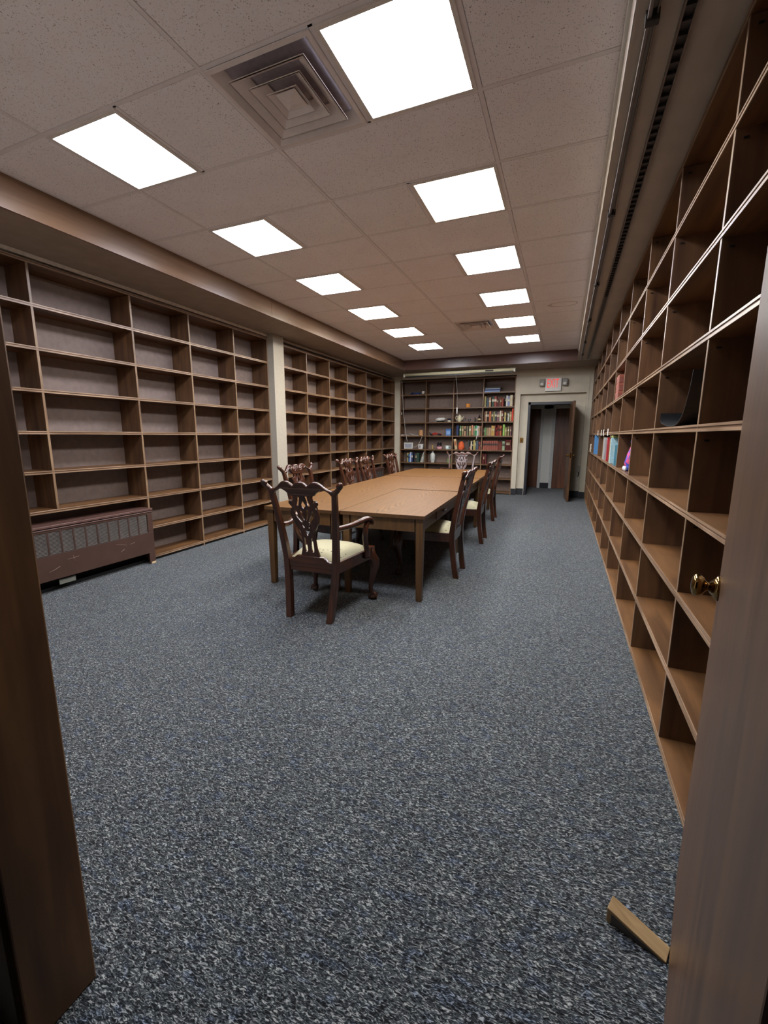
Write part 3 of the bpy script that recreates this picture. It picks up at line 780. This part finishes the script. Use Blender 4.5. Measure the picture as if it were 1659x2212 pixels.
# ---------------------------------------------------------------- books on the far shelves
PAL = dict(olive='#9a8f5e', slate='#43535f', tan='#b08c6c', darkgreen='#2f4a3e', brick='#8d3f30', maroon='#5c2426', brown='#6a4636', redbrown='#7a4232', black='#1e1c20', white='#d6d6d2', lavender='#8d93b4', cream='#cfc5a6', orange='#b8673e', charcoal='#45443f', mauve='#7a5558', yellow='#cdbd72', green='#5e8552', scarlet='#d4482f', khaki='#8f8058', gold='#c19c55', red='#b23430', lime='#8fb85a', navy='#1f2f5c', gray='#77715f', salmon='#c8866a', sage='#90a080', emerald='#4c9a66', oxblood='#5e2622', russet='#80443a', blue='#3f74b8', paleblue='#b4c4e0', set='#94503f')
NM = dict(darkgreen='dark green', redbrown='red-brown', paleblue='pale blue', set='banded brown', gray='grey')
def book(x, wdt, h, z, colname, label, group, depth=.17, y=FY+.022, band=False):
    t = thing('book', label, 'book', (x+wdt/2, y, z), 0, group)
    m = colm(PAL[colname], .55); w_ = wdt/2-.001; b_ = .003
    mb = MB()
    n = 6; sp = [(-w_+2*w_*i/n, -.006*math.sin(PI*i/n)) for i in range(n+1)]
    pr = sp+[(w_, depth), (w_-b_, depth), (w_-b_, .006), (-w_+b_, .006), (-w_+b_, depth), (-w_, depth)]
    mb.loft([[(p[0], p[1], zz) for p in pr] for zz in (0, h)], 0, False)
    mb.build('cover', m, t)
    MB().box(-w_+b_, w_-b_, .007, depth-.006, .004, h-.005).build('pages', M['paper'], t)
    if band:
        bm_ = MB(); c2 = band
        for z0, z1 in ((h*.50, h*.66), (h*.70, h*.74)):
            bm_.loft([[(p[0]*1.01, p[1]-.0012, zz) for p in sp]+[(p[0]*1.01, p[1]+.001, zz) for p in sp[::-1]] for zz in (z0, z1)], 0, False)
        bm_.build('spine_label', colm(c2), t)
    return t
ROWS = [
 ('second shelf of the book-filled bay', FZ[2], 'books on the second shelf', [(-1.816,.043,.235,'olive'),(-1.763,.049,.196,'slate'),(-1.709,.048,.21,'tan'),(-1.642,.053,.233,'darkgreen'),(-1.586,.055,.233,'brick'),(-1.526,.033,.19,'maroon'),(-1.49,.035,.195,'brown'),(-1.453,.032,.203,'redbrown'),(-1.417,.043,.189,'brick'),(-1.346,.019,.241,'black'),(-1.319,.037,.244,'white'),(-1.28,.045,.23,'lavender'),(-1.233,.058,.249,'cream'),(-1.172,.023,.216,'brown')]),
 ('third shelf of the book-filled bay', FZ[3], 'books on the third shelf', [(-1.812,.028,.218,'brown'),(-1.777,.039,.237,'tan'),(-1.731,.032,.227,'black'),(-1.694,.051,.237,'orange'),(-1.638,.041,.236,'charcoal'),(-1.595,.036,.226,'olive'),(-1.557,.042,.235,'charcoal'),(-1.51,.057,.216,'mauve'),(-1.451,.041,.244,'cream'),(-1.407,.035,.249,'redbrown'),(-1.369,.023,.139,'black'),(-1.34,.032,.205,'yellow'),(-1.302,.032,.138,'black'),(-1.266,.027,.181,'white'),(-1.236,.017,.213,'green'),(-1.217,.039,.218,'tan'),(-1.174,.033,.288,'scarlet')]),
 ('fourth shelf of the book-filled bay', FZ[4], 'books on the fourth shelf', [(-1.803,.016,.191,'brown'),(-1.785,.042,.191,'green'),(-1.74,.051,.186,'khaki'),(-1.687,.054,.19,'tan'),(-1.626,.039,.238,'gold'),(-1.584,.036,.228,'gold'),(-1.543,.027,.252,'maroon'),(-1.512,.022,.189,'red'),(-1.485,.029,.247,'brick'),(-1.452,.027,.232,'redbrown'),(-1.423,.034,.232,'orange'),(-1.385,.017,.188,'maroon'),(-1.362,.045,.26,'lime'),(-1.313,.043,.193,'olive'),(-1.251,.038,.211,'khaki'),(-1.197,.031,.211,'mauve')]),
 ('shelf below the teapot', FZ[4], 'books below the teapot', [(-2.46,.051,.246,'navy'),(-2.383,.041,.235,'green'),(-2.329,.041,.23,'khaki'),(-2.275,.046,.229,'tan'),(-2.214,.044,.229,'gray'),(-2.153,.046,.233,'olive'),(-2.094,.039,.247,'salmon'),(-2.044,.029,.232,'sage'),(-2.002,.04,.241,'emerald'),(-1.955,.033,.231,'white'),(-1.915,.028,.226,'tan'),(-1.882,.031,.231,'redbrown')]),
 ('fifth shelf of the book-filled bay', FZ[5], 'books on the fifth shelf', [(-1.813+.0511*i,.049,.217,'set') for i in range(7)]+[(-1.452,.021,.196,'russet'),(-1.428,.021,.196,'russet'),(-1.404,.021,.19,'russet'),(-1.38,.019,.195,'russet'),(-1.358,.06,.209,'sage'),(-1.289,.023,.243,'oxblood'),(-1.262,.023,.242,'oxblood'),(-1.235,.023,.238,'oxblood'),(-1.208,.022,.242,'oxblood'),(-1.18,.028,.24,'oxblood')]),
 ('shelf beside the orange cap', FZ[5], 'books beside the orange cap', [(-2.166,.034,.216,'charcoal'),(-2.129,.023,.085,'red'),(-2.103,.034,.205,'cream'),(-2.066,.027,.185,'black'),(-2.034,.032,.23,'yellow'),(-1.999,.025,.205,'olive'),(-1.972,.054,.214,'slate'),(-1.913,.045,.189,'brick'),(-1.865,.023,.164,'maroon')]),
 ('shelf below the banded brown set', FZ[6], 'books below the brown set', [(-1.815,.025,.24,'oxblood'),(-1.785,.025,.24,'oxblood'),(-1.75,.035,.234,'oxblood')]),
 ('shelf below the white clock', FZ[6], 'books below the clock', [(-3.733,.039,.23,'olive'),(-3.689,.036,.198,'blue'),(-3.65,.036,.25,'paleblue'),(-3.611,.038,.239,'navy'),(-3.545,.039,.234,'black'),(-3.501,.031,.229,'charcoal'),(-3.465,.05,.238,'darkgreen')]),
]
random.seed(11)
for where, z, grp, items in ROWS:
    cnt = {}
    tot = {}
    for it in items: tot[it[3]] = tot.get(it[3], 0)+1
    for i, (x, wd_, h, cn) in enumerate(items):
        cname = NM.get(cn, cn); cnt[cn] = cnt.get(cn, 0)+1
        which = '' if tot[cn] == 1 else ('%s of the ' % ordn[cnt[cn]-1])
        if tot[cn] == 1: lab = '%s book standing on the %s' % (cname, where)
        else: lab = '%s %s book from the left, %s' % (ordn[cnt[cn]-1], cname, where)
        band = '#2c2a2a' if cn == 'set' else (['#c9bb92', '#2a2422', False, False, '#d8d0bc'][random.randrange(5)] if cn not in ('russet',) else False)
        book(x, wd_, h, z, cn, lab, grp, band=band, depth=.15+.03*random.random())
# flat stack on the top shelf
flat = [('pale blue', '#8fa8d2', .034, .37), ('dark blue', '#2e4a80', .030, .36), ('silver', '#aab0c0', .024, .34), ('black', '#1d1b22', .030, .36)]
z = FZ[1]
for i, (cn, hx_, h, wd_) in enumerate(flat):
    t = thing('book', '%s large book lying in the flat stack on the top shelf' % cn, 'book', (-1.655+.008*i, FY+.05, z), 0, 'flat stack on the top shelf')
    mb = MB(); mb.box(-wd_/2, wd_/2, 0, .20, 0, .003); mb.box(-wd_/2, wd_/2, 0, .20, h-.003, h); mb.box(-wd_/2, wd_/2, 0, .004, 0, h); mb.build('cover', colm(hx_), t, .001)
    MB().box(-wd_/2+.004, wd_/2-.004, .005, .195, .003, h-.003).build('pages', M['paper'], t)
    z += h+.0005
# ---------------------------------------------------------------- ornaments on the far shelves
YO = FY+.08
def lathe_thing(name, prof, mat, label, cat, loc, seg=20, group=None):
    mb = MB(); mb.lathe(prof, (0, 0, 0), seg)
    return single(mb, name, mat, label, cat, loc, 0, group)
# teapot
tp = thing('teapot', 'cream lidded teapot on the far shelf beside small glasses', 'teapot', (-2.405, YO, FZ[3]))
MB().lathe([(0, 0), (.036, 0), (.040, .006), (.052, .04), (.060, .075), (.054, .11), (.036, .137), (.030, .142), (0, .142)]).build('body', M['cream'], tp)
ld = MB(); ld.lathe([(0, .141), (.033, .141), (.028, .152), (.012, .160), (.008, .166), (.011, .172), (.006, .179), (0, .18)]); ld.build('lid', M['cream'], tp)
MB().tube([(.05, 0, .055), (.075, 0, .075), (.085, 0, .11), (.10, 0, .135)], [.016, .012, .009, .008], 10).build('spout', M['cream'], tp)
MB().tube(smooth_pts([(-.045, 0, .125), (-.075, 0, .135), (-.098, 0, .11), (-.092, 0, .07), (-.055, 0, .04)], 4, False), .007, 8).build('handle', M['cream'], tp)
# orange jar
oj = thing('candle_jar', 'orange candle jar alone on its far shelf', 'jar', (-2.208, YO, FZ[2]))
MB().lathe([(0, 0), (.053, 0), (.056, .006), (.056, .075), (.053, .08), (0, .08)]).build('jar', colm('#d98a34', .35), oj)
MB().lathe([(0, .08), (.05, .08), (.05, .088), (0, .089)]).build('lid', colm('#a8622a', .4), oj)
# small glasses
gm, nt, b = newmat('clear glass'); b.inputs['Transmission Weight'].default_value = .9; b.inputs['Roughness'].default_value = .08; b.inputs['Base Color'].default_value = (.75, .72, .78, 1)
lathe_thing('glass', [(0, 0), (.018, 0), (.018, .003), (.004, .006), (.004, .04), (.012, .05), (.018, .07), (.019, .092), (.017, .092), (.016, .07), (.0, .05)], gm, 'small stemmed glass next to the cream teapot', 'glass', (-2.267, YO, FZ[3]))
lathe_thing('bowl', [(0, 0), (.016, 0), (.018, .006), (.034, .03), (.042, .06), (.040, .06), (.032, .032), (.0, .012)], gm, 'little clear glass bowl between teapot and brown bottle', 'bowl', (-2.165, YO, FZ[3]))
fg = MB(); fg.lathe([(0, 0), (.017, 0), (.018, .01), (.013, .03), (.016, .05), (.011, .068), (.006, .074), (.012, .085), (.012, .096), (0, .104)])
single(fg, 'figurine', M['black'], 'small dark figurine left of the brown bottle', 'figurine', (-2.027, YO, FZ[3]))
bt = thing('bottle', 'brown glass bottle with a pale label near the books', 'bottle', (-1.927, YO, FZ[3]))
MB().lathe([(0, 0), (.032, 0), (.034, .005), (.034, .085), (.028, .10), (.014, .11), (.013, .125), (0, .125)]).build('body', M['glass_dark'], bt)
MB().lathe([(0, .122), (.017, .122), (.017, .15), (0, .151)]).build('cap', M['black'], bt)
lb = MB(); lb.lathe([(.0346, .03), (.0346, .075)], seg=24); lb.build('label', colm('#c8b68c'), bt)
# white peaked cap
cp = thing('peaked_cap', 'white peaked cap with a dark band on the far shelf', 'cap', (-2.90, YO+.02, FZ[3]))
mb = MB(); mb.loft([[(a*math.cos(t_*PI/10)+dx, .10*bq*math.sin(t_*PI/10), z_) for t_ in range(20)] for a, bq, dx, z_ in ((.10, 1, 0, .028), (.125, 1.1, .005, .055), (.12, 1.1, .02, .085), (.08, .8, .035, .104), (.02, .2, .04, .108))]); mb.build('crown', M['white'], cp, smooth=True)
mb = MB(); mb.loft([[(a*math.cos(t_*PI/10), .10*math.sin(t_*PI/10), z_) for t_ in range(20)] for a, z_ in ((.10, .004), (.101, .03))]); mb.build('band', M['black'], cp)
mb = MB(); mb.loft([[(-.06+x_, -.02+.07*s_, .012-.0*x_) for s_ in (-1, 1)]+[(-.06+x_, -.02+.07*s_, .006) for s_ in (1, -1)] for x_ in (0, -.05)] + [[(-.155, -.02+.04*s_, .006) for s_ in (-1, 1)]+[(-.155, -.02+.04*s_, .001) for s_ in (1, -1)]]); mb.build('visor', M['white'], cp)
cj = thing('jar', 'small jar with a dark lid beside the white peaked cap', 'jar', (-2.662, YO, FZ[3]))
MB().lathe([(0, 0), (.036, 0), (.038, .006), (.038, .045), (0, .045)]).build('jar', colm('#c6bfa8', .3), cj)
MB().lathe([(0, .045), (.044, .045), (.044, .085), (0, .087)]).build('lid', colm('#1c1c30', .4), cj)
# tan cup upside down, model car, blue tin
lathe_thing('cup', [(0, 0), (.064, 0), (.064, .006), (.060, .008), (.050, .132), (.046, .14), (0, .14)], colm('#b98756', .5), 'tan cup standing upside down beside the white cable', 'cup', (-3.38, YO, FZ[4]))
car = thing('model_car', 'red model racing car on the far shelf', 'model car', (-3.0, YO, FZ[4]))
mb = MB(); prof = [(-.15, .03), (-.10, .045), (-.03, .075), (.02, .08), (.06, .062), (.14, .05), (.15, .03), (.10, .018), (-.12, .018)]
mb.loft([[(x_, y_, z_) for x_, z_ in prof] for y_ in (-.032, .032)], 0, False); mb.build('body', colm('#9a2c22', .3), car, .008)
mb = MB(); mb.box(-.165, -.135, -.06, .06, .075, .082); mb.box(-.155, -.148, -.02, .02, .03, .078); mb.build('rear_wing', M['black'], car)
for x_ in (-.10, .10):
    for y_ in (-.055, .055):
        mb = MB(); mb.tube([(x_, y_-.016, .028), (x_, y_+.016, .028)], .028, 14); mb.build('wheel', M['black'], car)
tin = thing('tin', 'blue square tin at the end of the model car shelf', 'tin', (-2.671, YO-.02, FZ[4]))
MB().box(-.062, .062, 0, .11, 0, .145).build('body', colm('#5583bb', .35), tin, .004)
MB().box(-.065, .065, -.003, .113, .143, .165).build('lid', colm('#3c66a6', .35), tin, .005)
MB().box(-.045, .045, -.0015, 0, .03, .11).build('label', colm('#86aad2'), tin)
# clock, white carton with plug, small figure, pink jar, mug
ck = thing('digital_clock', 'white-framed digital clock on the far shelf above the blue books', 'clock', (-3.71, YO-.02, FZ[5]))
MB().box(-.118, .118, 0, .035, 0, .158).build('housing', M['white'], ck, .006)
MB().box(-.092, .092, -.002, 0, .028, .128).build('screen', colm('#a4a8b4', .25), ck)
wc = thing('adapter_box', 'white tapered power box beside the digital clock', 'power box', (-3.382, YO-.02, FZ[5]))
mb = MB(); mb.loft([[(-a, 0, z_), (a, 0, z_), (a, .09, z_), (-a, .09, z_)] for a, z_ in ((.052, 0), (.066, .118), (.060, .12))], 0, False); mb.build('body', M['white'], wc, .003)
MB().box(-.03, .0, -.002, 0, .02, .09).build('label', colm('#7f8086'), wc)
fg = MB(); fg.lathe([(0, 0), (.022, 0), (.02, .02), (.015, .05), (.02, .062), (.022, .08), (.014, .098), (0, .103)])
single(fg, 'figurine', colm('#b49a52', .4), 'little yellow figurine near the pink jar', 'figurine', (-3.072, YO, FZ[5]))
pj = thing('candle_jar', 'pink jar candle with a dark lid on the far shelf', 'jar', (-2.894, YO, FZ[5]))
MB().lathe([(0, 0), (.062, 0), (.068, .01), (.070, .07), (.0, .07)]).build('wax', colm('#cf9a9c', .35), pj)
MB().lathe([(.0, .07), (.070, .07), (.066, .10), (.050, .122), (0, .122)]).build('jar', colm('#3c2a30', .15), pj)
MB().lathe([(0, .122), (.053, .122), (.053, .168), (.02, .172), (.0, .176)]).build('lid', M['black'], pj)
mg = thing('mug', 'pale blue-white mug with its handle toward the far wall door', 'mug', (-2.69, YO, FZ[5]))
MB().lathe([(0, 0), (.044, 0), (.048, .005), (.052, .09), (.049, .09), (.046, .012), (0, .010)]).build('body', colm('#c9d6d2', .25), mg)
MB().tube(smooth_pts([(.048, 0, .075), (.075, 0, .078), (.088, 0, .05), (.075, 0, .022), (.047, 0, .018)], 4, False), .006, 8).build('handle', colm('#c9d6d2', .25), mg)
# vase, green packet, cartons, orange cap, ribbon
lathe_thing('vase', [(0, 0), (.046, 0), (.048, .012), (.044, .03), (.060, .05), (.064, .11), (.062, .19), (.048, .225), (.022, .245), (.020, .278), (.026, .285), (0, .285)], plain('grey-white glaze', '#c9cbc4', .25, noise=.12, nscale=25), 'grey-white ceramic bottle vase behind the table', 'vase', (-3.06, YO, FZ[6]), 24)
gb = thing('packet', 'small green packet beside the far armchair', 'packet', (-2.63, YO, FZ[6]))
MB().box(-.044, .044, 0, .03, 0, .105).build('box', colm('#7fae5c', .5), gb, .002)
MB().box(-.018, .026, -.0012, 0, .035, .075).build('picture', colm('#3c8a86'), gb)
lc = thing('carton', 'tall cream carton leaning on the far bookcase upright', 'carton', (-2.462, YO-.03, FZ[5]))
lc.rotation_euler = (0, math.radians(-9), 0)
MB().box(-.03, .03, 0, .06, .004, .26).build('box', colm('#cbb084', .6), lc, .002)
MB().box(-.024, .024, -.0012, 0, .10, .20).build('label', colm('#a8623a'), lc)
oc = thing('baseball_cap', 'orange cap propped upright on the far shelf', 'cap', (-2.341, YO, FZ[5]))
mb = MB(); mb.lathe([(.075, 0), (.078, .05), (.072, .11), (.055, .165), (.028, .195), (.0, .203)], seg=18); mb.build('crown', colm('#d9602e', .7), oc)
mb = MB(); mb.loft([[(-.07, -.05, .05), (.07, -.05, .05), (.07, -.05, .046), (-.07, -.05, .046)], [(-.06, -.075, .03), (.06, -.075, .03), (.06, -.075, .026), (-.06, -.075, .026)], [(-.035, -.09, .003), (.035, -.09, .003), (.035, -.09, -.0), (-.035, -.09, 0)]], 0, True); mb.build('brim', colm('#c9522a', .7), oc)
mb = MB()
path = [(-1.942, FY-.006, FZ[4]+.20), (-1.946, FY-.010, FZ[4]+.06), (-1.952, FY-.012, FZ[4]-.02), (-1.966, FY-.012, FZ[4]-.09)]
mb.loft([[(p[0]-.010, p[1], p[2]), (p[0]+.010, p[1], p[2]), (p[0]+.010, p[1]-.002, p[2]), (p[0]-.010, p[1]-.002, p[2])] for p in path], 0, True)
tag(mb.build('ribbon', M['white'], None), 'white paper ribbon hanging over the shelf below the teapot', 'ribbon')
# coiled blue cable with a white tag
bc = MB(); random.seed(3)
pts = []
for i in range(90):
    a = i*.55; r = .05+.04*random.random()
    pts.append((-.01+(r*1.6)*math.cos(a)+.02*math.sin(i*.3), r*.8*math.sin(a), .006+.05*abs(math.sin(i*.37))*(1-.4*random.random())))
bc.tube(smooth_pts(pts, 2, False), .0045, 6)
o = thing('cable', 'tangled blue cable with a white plug on the top far shelf', 'cable', (-3.52, YO+.02, FZ[1]))
bc.build('cord', colm('#22407e', .4), o)
mb = MB(); mb.box(.155, .215, -.05, -.03, .02, .078); mb.build('plug', M['white'], o, .003)
wcb = MB(); pts = [(-.20, -.02, .012), (-.15, .02, .01), (-.10, -.03, .012), (-.02, .03, .01), (.02, -.02, .04), (.09, -.03, .03), (.13, .0, .008), (.20, -.02, .006), (.23, .01, .005), (.05, .04, .005), (-.12, .04, .008), (-.18, .0, .02)]
wcb.tube(smooth_pts(pts, 5, False), .006, 7)
o = thing('cable', 'white cable lying loose on the shelf beside the tan cup', 'cable', (-3.68, YO-.03, FZ[4]))
wcb.build('cord', M['white'], o)
mb = MB(); mb.box(-.235, -.17, -.035, .0, 0, .02); mb.build('plug', M['white'], o, .004)
mb = MB(); mb.tube(smooth_pts([(-3.874, FY-.02, 2.80), (-3.86, FY-.02, 2.55), (-3.847, FY-.02, 2.36), (-3.82, FY-.02, 1.95), (-3.777, FY-.02, 1.587), (-3.752, FY-.02, 1.409), (-3.712, FY-.012, 1.225)], 4, False), .007, 7)
tag(mb.build('hanging_cable', colm('#b3aca2'), None), 'grey cable hanging down to the digital clock from the ceiling corner', 'cable')
mb = MB(); mb.tube(smooth_pts([(-3.312, FY-.005, 1.395), (-3.375, FY-.008, 1.233), (-3.413, FY-.004, 1.17), (-3.484, FY+.0, 1.10), (-3.575, FY+.02, 1.10)], 4, False), .005, 7)
tag(mb.build('adapter_cable', colm('#c4bcae'), None), 'thin white cable between the digital clock and the power box', 'cable')
mb = MB(); mb.tube([(-3.873, FY-.012, 2.80), (-3.871, FY-.012, 1.95)], .0025, 6)
o = tag(mb.build('pull_cord', colm('#8a8078'), None), 'thin cord with a white pull at the far corner', 'cord')
mb = MB(); mb.tube([(-3.871, FY-.012, 1.96), (-3.871, FY-.012, 1.90)], [.010, .013], 8); mb.build('cord_pull', M['white'], o)
# loose magazines leaning
for i, (dx, lean, hh_) in enumerate(((0, 20, .26), (.03, 17, .27), (.055, 12, .275), (.08, 6, .27))):
    mb = MB(); mb.box(-.006, .006, 0, .18, 0, hh_)
    o = single(mb, 'magazine', colm(['#c9c8c0', '#d6d5cc', '#bdbcb6', '#d2d0c6'][i]), 'white magazine leaning beside the dark green book, %s from it' % ordn[i], 'magazine', (-3.375+dx*.9, FY+.03, FZ[6]), 0, 'leaning white magazines', .001)
    o.rotation_euler = (0, math.radians(lean), 0)

# ---------------------------------------------------------------- things on the long shelf wall
def sbook(y, th, x0, dep, h, z, hx_, label, cat='binder', name='binder', pages=True, lean=0.):
    t = thing(name, label, cat, (x0, y, z), 0)
    mb = MB(); mb.box(0, dep, 0, .004, 0, h); mb.box(0, dep, th-.004, th, 0, h); mb.box(0, .004, 0, th, 0, h); mb.build('cover', colm(hx_, .45), t, .002)
    MB().box(.005, dep-.008, .0045, th-.0045, .004, h-.01).build('pages', M['paper'], t)
    t.rotation_euler = (math.radians(lean), 0, 0)
    return t
z5 = RZ[5]
sbook(5.10, .045, .487, .16, .215, z5, '#5c98ad', 'teal binder nearest the doorway on the long shelf wall')
lt = sbook(5.50, .05, .482, .18, .285, z5, '#a9cfd8', 'pale blue binder with a cream label on the long shelf wall')
MB().box(.03, .09, -.0015, 0, .14, .19).build('label', colm('#d6d8bc'), lt)
sbook(5.585, .035, .482, .17, .27, z5, '#cfc09a', 'cream folder standing behind the pale blue binder', 'folder', 'folder')
sbook(5.93, .05, .480, .19, .29, z5, '#b8343a', 'bright red binder on the long shelf wall')
for i, (y, h, c) in enumerate(((6.16, .255, '#a89a98'), (6.24, .26, '#8f8c90'), (6.33, .27, '#bcb4b0'), (6.42, .275, '#9aa0a4'), (6.52, .285, '#d5d2c8'))):
    sbook(y, .03, .482, .2, h, z5, c, 'grey-white magazine holder, %s one beyond the red binder' % ordn[i], 'magazine holder', 'magazine_holder')
gp = MB(); gp.box(0, .17, -.10, .10, 0, .03)
single(gp, 'pouch', colm('#a4a860', .7), 'olive cloth pouch lying on top of the pale blue binder', 'pouch', (.49, 5.555, z5+.286), 0, bevel=.012)
sbook(8.28, .055, .470, .2, .32, z5, '#4f88bd', 'sky blue binder on the long shelf wall near the far end')
sbook(8.345, .045, .472, .2, .31, z5, '#26419a', 'royal blue binder just behind the sky blue binder')
for i, z_ in enumerate((0, .075)):
    o = thing('box', ['lower', 'upper'][i]+' small white box at the far end of the long shelf wall', 'box', (.47, 9.42, z5+z_+.0005*i), 0, 'small white boxes')
    MB().box(0, .11, 0, .20-.06*i, 0, .074).build('carton', colm('#d8d0bc'), o, .003)
    MB().box(.01, .09, -.0012, 0, .015, .05).build('label', colm('#8a8478'), o)
# stacked reddish boxes
for i in range(3):
    o = thing('box', ['bottom', 'middle', 'top'][i]+' red-brown box of the stack on the long shelf wall', 'box', (.49, 5.36, RZ[3]+.0855*i), 0, 'stack of red-brown boxes')
    MB().box(0, .20, 0, .27, 0, .079).build('carton', colm('#84493c', .55), o, .006)
    MB().box(-.002, .202, -.002, .272, .055, .084).build('lid', colm('#94513f', .55), o, .005)
# label holders on the shelf edge
for i, y in enumerate((5.92, 6.55, 6.96, 7.64)):
    o = thing('shelf_label', 'white card label clipped on the shelf edge, %s from the doorway' % ordn[i], 'label', (RX-.004, y, RZ[4]-.028), 0, 'white shelf labels')
    MB().box(-.002, .0, -.05, .05, -.012, .07).build('card', M['white'], o)
    MB().box(-.001, .004, -.052, .052, -.012, .004).build('clip', colm('#9a9a98'), o)
# soft toy
toym, nt, b = newmat('patchwork plush')
nz = nodes_noise(nt, 22, detail=1); rr_ = ramp(nt, nz.outputs['Fac'], [(.47, rgb('#2f46ac')), (.53, rgb('#c84a78'))]); nt.links.new(rr_.outputs['Color'], b.inputs['Base Color']); b.inputs['Roughness'].default_value = .85
ty = thing('soft_toy', 'blue and pink soft toy slumped on the long shelf wall', 'soft toy', (.55, 4.33, z5))
mb = MB(); mb.tube([(0, 0, .02), (.0, .0, .07), (.01, .02, .14), (.02, .05, .20), (.03, .08, .245)], [.045, .055, .045, .032, .018], 12); mb.build('body', toym, ty)
for s in (-1, 1):
    mb = MB(); mb.tube([(.0, s*.03, .028), (-.02, s*.035, .028), (-.04, s*.04, .026)], [.028, .026, .022], 10); lgx = mb.build('leg', colm('#2c3f9c', .8), ty)
    mb = MB(); mb.blob((-.047, s*.042, .022), (.014, .018, .022)); mb.build('foot', colm('#d9dce4', .8), lgx)
mb = MB(); mb.blob((.03, .085, .255), (.04, .04, .04)); mb.build('head', colm('#3550a8', .8), ty)
# bent black sheet
pr = [(2.95, 1.500), (2.945, 1.470), (2.92, 1.452), (2.82, 1.437), (2.68, 1.4265), (2.55, 1.432), (2.46, 1.46), (2.41, 1.50), (2.37, 1.56), (2.345, 1.61), (2.33, 1.665)]
pr = smooth_pts(pr, 3, False)
mb = MB(); rings = []
for i, p in enumerate(pr):
    u_ = i/(len(pr)-1); x0, x1 = .498-.0*u_, .60+.10*u_
    rings.append([(x0, p[0], p[1]), (x1, p[0], p[1]), (x1, p[0]+.004*u_, p[1]+.006*(1-u_)), (x0, p[0]+.004*u_, p[1]+.006*(1-u_))])
mb.loft(rings, 0, False)
o = mb.build('plastic_tray', M['blackm'], None)
tag(o, 'bent black plastic sheet with two slots on the shelf by the near door', 'plastic sheet')
mb = MB()
for yy, zz in ((2.402, 1.535), (2.435, 1.492)):
    mb.blob((.575, yy, zz+.002), (.006, .008, .018), 8)
mb.build('slot', M['black'], o)

# ---------------------------------------------------------------- world, view
wld = bpy.data.worlds.new('world'); S.world = wld; wld.use_nodes = True
wld.node_tree.nodes['Background'].inputs['Color'].default_value = (.02, .02, .022, 1)
wld.node_tree.nodes['Background'].inputs['Strength'].default_value = .15
S.view_settings.view_transform = 'Standard'; S.view_settings.look = 'None'
S.view_settings.gamma = 1; S.view_settings.use_curve_mapping = False
S.view_settings.exposure = 2.5
S.cycles.use_denoising = True
S.cycles.max_bounces = 10; S.cycles.diffuse_bounces = 8; S.cycles.glossy_bounces = 3
S.cycles.sample_clamp_indirect = 10
for o in bpy.data.objects:
    if '_w' in o: del o['_w']
